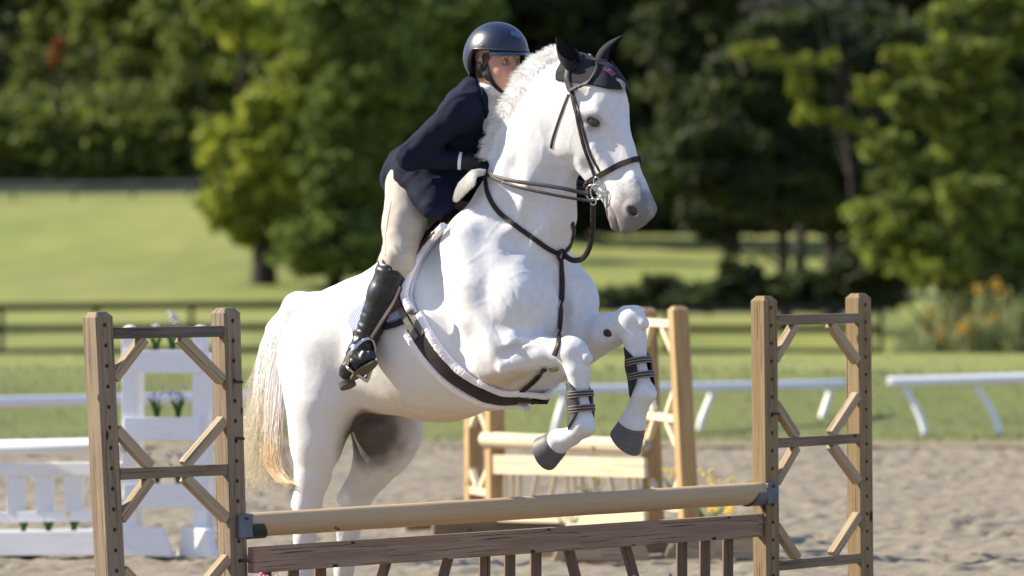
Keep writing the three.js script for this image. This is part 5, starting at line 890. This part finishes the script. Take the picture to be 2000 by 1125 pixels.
// jacket
const clothTex = pixTex(128, 128, (u, v) => { const h = .5 + .5 * Math.sin(u * 128 * 1.57) * Math.sin(v * 128 * 1.57); return [h, h, h]; }, false, [1, 1]);
const navy = std([.0075, .0105, .026], .85, { sheen: .08, sheenRoughness: .5, sheenColor: new THREE.Color(.05, .08, .18), specularIntensity: .35 });
{
  const folds = (x, y, z) => { const pe = V(x, y, Math.abs(z)), de = pe.distanceTo(V(...EL)); return .0028 * n3(x * 11, y * 11, z * 11) + .0035 * Math.sin((x * .6 + y) * 120 + 3 * n3(x * 9, y * 9, z * 9)) * sstep(.16, .03, de) * .7 + .002 * Math.sin((y - x) * 70 + 4 * n3(x * 7, y * 7, z * 7)) * sstep(1.75, 1.95, y) * .6; };
  const f = field([
    ...chain(torso.map(([p, r], i) => [p, r + .014]), { lat: 1.22, k: .05 }), ...armP(.006),
    cone(H(934, 190, .03), mid(SH, [SH[0], SH[1], 0], .15), .045, .055, { sym: S, k: .06 }),
    // skirt of the coat over seat and thigh
    ell(H(815, 345, 0), [.135, .110, .165], { k: .05 }), cone(H(812, 345, .13), H(838, 408, .215), .085, .035, { sym: S, k: .05 }), cone(H(850, 345, .10), H(856, 418, .20), .08, .022, { sym: S, k: .05 }), cone(H(872, 335, .06), H(874, 404, .15), .07, .026, { sym: S, k: .05 }), cone(H(800, 322, .13), H(788, 352, .18), .065, .035, { sym: S, k: .05 }), cone(H(790, 312, .06), H(776, 336, .12), .055, .030, { sym: S, k: .05 }),
    cone(hp(.050, -.11, 0), H(962, 272, .025), .070, .044, { k: .010, sub: true }),                       // open front
    cone(hp(.02, -.12, 0), hp(-.01, -.04, 0), .075, .085, { k: .01, sub: true }),
  ], folds);
  const cuff = V(...WR), cd = V(...WR).sub(V(...EL)).normalize();
  const hemA = V(...H(757, 308, .15)), hemB = V(...H(838, 452, .24));
  obj('jacket', meshField(f, ...pbox, QUICK ? .009 : .006, null, (x, y, z) => { const p = V(x, y, Math.abs(z)), r = p.clone().sub(cuff), a = r.dot(cd); return (Math.abs(a) < .07 && r.addScaledVector(cd, -a).length() < .056) ? a : -1; }), navy, rider);
  // lapel and collar: raised folds beside the opening
  const lap = (s) => { const l = px2([[941, 166], [946, 184], [950, 212], [953, 244], [953, 280]], 24).map((c) => { const p = surf(c.x, c.y, .003, f); return p; }).filter(Boolean), nr = l.map((p) => gradient(f, p, .01)); const g = sweep(l, nr, .030, .006, { wf: (u) => .55 + .7 * Math.sin(Math.PI * Math.pow(u, .7)) }); return s > 0 ? g : flip(g); };
  obj('lapel', lap(1), navy, rider); obj('lapel', lap(-1), navy, rider);
  { const s = 1, g = new THREE.CylinderGeometry(.0365, .0365, .014, 20, 1, true); g.applyQuaternion(new THREE.Quaternion().setFromUnitVectors(V(0, 1, 0), cd)); g.translate(cuff.x + cd.x * .004, cuff.y + cd.y * .004, cuff.z + cd.z * .004); obj('shirt_cuff', s > 0 ? g : flip(g), white, rider); }
}
// breeches
{
  const ax = V(...KN).sub(V(...HIP)).normalize(), f = field([...legP(.004, .06), ell(H(826, 362, 0), [.085, .090, .135], { k: .05 }), cone(KN, mid(KN, AN, .14), .067, .064, { sym: S, k: .03 })], (x, y, z) => .0022 * n3(x * 16, y * 7, z * 16) + .0016 * Math.sin(y * 150 + x * 60 + 2.5 * n3(x * 12, y * 12, z * 12)) * sstep(.24, .05, V(x, y, Math.abs(z)).distanceTo(V(...KN))));
  obj('breeches', meshField(f, ...pbox, .006), std([.47, .41, .33], .8, { sheen: .3, sheenColor: new THREE.Color(.6, .55, .5) }), rider);
  const seam = px2([[764, 392], [757, 430], [752, 470], [752, 500]], 20).map((c) => surf(c.x, c.y, .001, f)).filter(Boolean); if (seam.length > 3) obj('seam', cord(seam, .0009, 5), std([.46, .40, .33], .8), rider);
}
// tall boots
const bootTex = std([.012, .013, .016], .38, { clearcoat: .15, clearcoatRoughness: .35 });
{
  const top = V(...mid(KN, AN, .02)), ax = V(...AN).sub(V(...KN)).normalize();
  const wr = (x, y, z) => { const p = V(x, y, Math.abs(z)), u = p.clone().sub(V(...KN)).dot(ax), an = p.distanceTo(V(...AN)); return (.0020 * Math.sin(u * 190 + 2.6 * n3(x * 14, y * 14, z * 14)) * sstep(.24, .08, an) * sstep(.03, .06, an)) + .0014 * Math.sin(u * 190 + 3 * n3(x * 16, y * 16, z * 16)) * sstep(.14, .02, u) + .0007 * n3(x * 22, y * 22, z * 22); };
  const fw = V(...TOE).sub(V(...HEEL)).normalize(), dn = V(-fw.y, fw.x, 0).negate().normalize();
  const foot = [cone(AN, HEEL.map((v, i) => v + [.02, .018, 0][i]), .044, .036, { sym: S, k: .03 }), cone(mid(AN, BALL, .25), mid(BALL, [BALL[0], BALL[1] + .01, BALL[2]], 1), .044, .037, { sym: S, k: .03 }), cone([BALL[0], BALL[1] + .008, BALL[2]], [TOE[0], TOE[1] + .002, TOE[2]], .038, .026, { sym: S, k: .02 })];
  const f = field([...calf(.008), cone(KN, mid(KN, AN, .12), .066, .068, { sym: S, k: .02 }), ...foot], wr);
  const peak = V(...mid(KN, AN, -.02));
  const clip = (x, y, z) => { const p = V(x, y, Math.abs(z)), u = p.clone().sub(top).dot(ax), side = p.z - top.z, fr = p.x - top.x; return -(u + .035 * clamp(side / .06, -1, 1) - .012 - .03 * clamp(fr / .06, -1, 1)); };
  const g = meshField(f, ...pbox, QUICK ? .007 : .005, null, clip), ix = g.index.array, P = g.attributes.position;
  for (const s of [1, -1]) {                                                         // one boot for each leg
    const keep = []; for (let i = 0; i < ix.length; i += 3) if (P.getZ(ix[i]) * s > 0) keep.push(ix[i], ix[i + 1], ix[i + 2]);
    const h = new THREE.BufferGeometry(); h.setAttribute('position', P.clone()); h.setIndex(keep); const b = toIndexedTrim(h); b.computeVertexNormals();
    const boot = obj('boot', b, bootTex, rider);
    const at3 = (p) => V(p[0], p[1], p[2] * s);
    // sole and heel block
    const solePts = [], L = V(...TOE).distanceTo(V(...HEEL)); const sole = (t0, t1, wA, wB, th, drop) => { const sh = new THREE.Shape(), n = 26; for (let i = 0; i <= n; i++) { const a = i / n * 2 * Math.PI, u = Math.cos(a), w = lerp(wA, wB, (u + 1) / 2); const x = lerp(t0, t1, (u + 1) / 2) * L, y = Math.sin(a) * w * (1 - .15 * u * u); i ? sh.lineTo(x, y) : sh.moveTo(x, y); } const e = new THREE.ExtrudeGeometry(sh, { depth: th, bevelEnabled: true, bevelSize: .002, bevelThickness: .002, bevelSegments: 2, curveSegments: 4 }); const m = new THREE.Matrix4().makeBasis(fw.clone(), V(0, 0, 1).addScaledVector(fw, -fw.z).normalize(), dn); const o = V(...HEEL).addScaledVector(dn, drop); m.setPosition(o); e.applyMatrix4(m); return s > 0 ? e : flip(e); };
    obj('sole', sole(.22, 1.13, .034, .036, .008, .030), std([.10, .085, .062], .8), boot);
    obj('heel', sole(-.16, .20, .034, .033, .022, .026), std([.085, .07, .052], .8), boot);
    for (let i = 0; i < 5; i++) { const c = V(...mid(AN, BALL, .05 + i * .12)).add(V(.026 + .004 * i, .030 - .002 * i, 0)); const l = cord([V(c.x - .004, c.y, c.z - .024), V(c.x + .006, c.y + .004, c.z), V(c.x - .004, c.y, c.z + .024)].map((p) => V(p.x, p.y, p.z * s)), .0022, 5); obj('lace', l, bootTex, boot); }
  }
}
function toIndexedTrim(g) { const ix = g.index.array, P = g.attributes.position, map = new Map(), pos = [], out = []; for (const i of ix) { let k = map.get(i); if (k === undefined) { k = pos.length / 3; map.set(i, k); pos.push(P.getX(i), P.getY(i), P.getZ(i)); } out.push(k); } const h = new THREE.BufferGeometry(); h.setAttribute('position', new THREE.Float32BufferAttribute(pos, 3)); h.setIndex(out); return h; }
// gloves, fingers closed round the reins
{
  const w = V(...WR), cd = V(...WR).sub(V(...EL)).normalize(), knuck = w.clone().addScaledVector(cd, .080), out = V(-.35, .3, 1).addScaledVector(cd, -V(-.35, .3, 1).dot(cd)).normalize(), dn = V(0, -1, 0).addScaledVector(cd, cd.y).normalize(), A = (p) => [p.x, p.y, p.z];
  const pr = [cone(A(w), A(w.clone().addScaledVector(cd, .03)), .029, .030, { k: .02 }), cone(A(w.clone().addScaledVector(cd, .03)), A(knuck), .030, .022, { k: .02 }), cone(A(w.clone().addScaledVector(cd, .05).addScaledVector(dn, .02)), A(w.clone().addScaledVector(cd, .07).addScaledVector(dn, .014)), .02, .018, { k: .02 })];
  for (let i = 0; i < 4; i++) {
    const r = .0098 - (i === 3 ? .0015 : 0), b = knuck.clone().addScaledVector(dn, (i - 1.5) * .019).addScaledVector(out, .010), l = [.034, .037, .034, .028][i], m = b.clone().addScaledVector(cd, l * .8).addScaledVector(out, l * -.25), e = m.clone().addScaledVector(out, -l * .85).addScaledVector(cd, -.008), t = e.clone().addScaledVector(cd, -l * .6);
    pr.push(cone(A(b), A(m), r + .001, r, { k: .006 }), cone(A(m), A(e), r, r - .0006, { k: .004 }), cone(A(e), A(t), r - .0006, r - .0015, { k: .004 }));
  }
  const tb = w.clone().addScaledVector(cd, .030).addScaledVector(dn, -.024), tm = tb.clone().addScaledVector(cd, .034).addScaledVector(out, -.010), te = tm.clone().addScaledVector(cd, .026).addScaledVector(out, -.012).addScaledVector(dn, .008);
  pr.push(cone(A(tb), A(tm), .013, .0112, { k: .01 }), cone(A(tm), A(te), .011, .009, { k: .006 }));
  const g = meshField(field(pr), [w.x - .12, w.y - .14, w.z - .14], [w.x + .2, w.y + .14, w.z + .12], .003);
  const gm = std([.012, .012, .014], .6, { map: leatherTex }); obj('glove', g, gm, rider); obj('glove', flip(g), gm, rider);
}
// helmet
{
  const c = hp(0, .020, 0), shell = std([.005, .010, .030], .36, { clearcoat: .35, clearcoatRoughness: .22 });
  const R = [.142, .124, .116], outer = field([ell(c, R, { k: .02 }), ell([c[0] - .012, c[1] - .03, 0], [.132, .10, .112], { k: .03 })]);
  const rimY = (x) => { const d = x - c[0]; return c[1] + .014 + (d > 0 ? -.06 * d : 0) - .100 * sstep(-.015, -.085, d) * 1 - .004; };
  const inner = ell([c[0], c[1] - .006, 0], [.127, .110, .101], {});
  const clip = (x, y, z) => Math.max(-inner.f(x, y, z), rimY(x) - y, -(y - (c[1] - .2)));
  const hel = obj('helmet', meshField(outer, [c[0] - .2, c[1] - .2, -.16], [c[0] + .2, c[1] + .16, .16], .0035, null, clip), shell, rider);
  // rim trim along the edge and the peak
  const rim = []; for (let i = 0; i <= 80; i++) { const a = i / 80 * 2 * Math.PI; let x = c[0] + Math.cos(a) * .14, z = Math.sin(a) * .114, y = rimY(x); const s = Math.sqrt(Math.max(.01, 1 - Math.pow((y - c[1]) / R[1], 2))); x = c[0] + Math.cos(a) * .141 * (.55 + .45 * s); z = Math.sin(a) * .1155 * (.55 + .45 * s); y = rimY(x) + .002; rim.push(V(x, y, z)); }
  obj('rim', cord(rim, .0045, 8), std([.03, .034, .045], .3, { clearcoat: .4 }), hel);
  { const P = [], I = [], n = 28, m = 6; for (let l = 0; l < 2; l++) for (let j = 0; j <= m; j++) for (let i = 0; i <= n; i++) { const a = lerp(-1.12, 1.12, i / n), v = j / m, ex = .044 * v * Math.pow(Math.cos(a * 1.35), .8); P.push(c[0] + Math.cos(a) * .136 + ex, c[1] + .008 - .06 * Math.cos(a) * .14 - .010 * v * v - l * .006 - .006 * (Math.abs(a)) * v, Math.sin(a) * .113 * (1 + .03 * v)); if (i < n && j < m) { const o = l * (n + 1) * (m + 1) + j * (n + 1) + i; I.push(o, o + 1, o + n + 2, o, o + n + 2, o + n + 1); } }
    for (let i = 0; i < n; i++) { const o = m * (n + 1) + i, q2 = o + (n + 1) * (m + 1); I.push(o, o + 1, q2 + 1, o, q2 + 1, q2); }
    const g = new THREE.BufferGeometry(); g.setAttribute('position', new THREE.Float32BufferAttribute(P, 3)); g.setIndex(I); obj('peak', toCreasedNormals(g, .8), shell, hel); }
  // small vent badge on the front and a stud at the side
  { const q = surf(1008, 68, .002, outer), nn = gradient(outer, q, .01), l = [q.clone().add(V(-.012, .004, .018)), q, q.clone().add(V(.012, -.006, -.018))].map((p) => { const d = outer(p.x, p.y, p.z); return p.addScaledVector(gradient(outer, p, .01), -d + .001); }); obj('badge', sweep(l, l.map((p) => gradient(outer, p, .01)), .026, .004), std([.03, .05, .12], .2, { clearcoat: 1 }), hel); const s2 = surf(942, 88, .001, outer); obj('stud', new THREE.SphereGeometry(.0045, 10, 8).translate(s2.x, s2.y, s2.z), steel, hel); }
  const strapM = std([.010, .010, .012], .7);
  const hf = bodyF, cs = (l) => { const o = px2(l, 26).map((k) => surf(k.x, k.y, .005, hf)).filter(Boolean); return sweep(o, o.map((p) => gradient(hf, p, .01)), .020, .004); };
  for (const s of [1, -1]) { const a = cs([[945, 108], [949, 128], [955, 148], [964, 164], [975, 176], [986, 183]]), b = cs([[934, 122], [940, 136], [947, 147], [956, 156]]); obj('chin_strap', s > 0 ? a : flip(a), strapM, hel); obj('chin_strap', s > 0 ? b : flip(b), strapM, hel); }
}
// stirrup leather and iron on the near side and the far side
for (const s of [1, -1]) {
  const st = horseThing('stirrup', s > 0 ? 'steel stirrup iron on a brown leather holding the tall black boot in view' : 'steel stirrup on the far side of the horse, hidden behind its belly', 'stirrup');
  const f3 = (x, y, w) => { const p = H(x, y, w); return V(p[0], p[1], p[2] * s); };
  const lp = smooth([f3(783, 560, .37), f3(770, 590, .375), f3(748, 625, .385), f3(726, 660, .385)], 24); obj('leather', sweep(lp, upNormals(lp, V(-.3, .2, s).normalize()), .026, .007), leather, st);
  const arch = smooth([f3(677, 713, .44), f3(680, 700, .445), f3(690, 683, .44), f3(706, 668, .41), f3(722, 661, .385), f3(730, 672, .36), f3(731, 692, .345), f3(727, 714, .335), f3(718, 740, .33)], 50);
  obj('iron', cord(arch, .0075, 10, (u) => 1 + .35 * Math.pow(Math.abs(u - .5) * 2, 3)), steel, st);
  { const a = f3(676, 713, .44), b = f3(717, 741, .33), d = b.clone().sub(a), l = d.length(), x = d.normalize(), y = V(.55, .8, 0).addScaledVector(x, -V(.55, .8, 0).dot(x)).normalize(), z = x.clone().cross(y); const g = new RoundedBoxGeometry(l, .014, .048, 3, .005); g.applyMatrix4(new THREE.Matrix4().makeBasis(x, y, z).setPosition(a.clone().add(b).multiplyScalar(.5))); obj('tread', g, steel, st);
    const p = new RoundedBoxGeometry(l * .86, .010, .040, 2, .003); p.applyMatrix4(new THREE.Matrix4().makeBasis(x, y, z).setPosition(a.clone().add(b).multiplyScalar(.5).addScaledVector(y, -.004))); obj('tread_pad', p, std([.28, .22, .12], .5, { metalness: .6 }), st); }
}

for (const o of rebaseLater) rebase(o);
renderer.render(scene, camera);
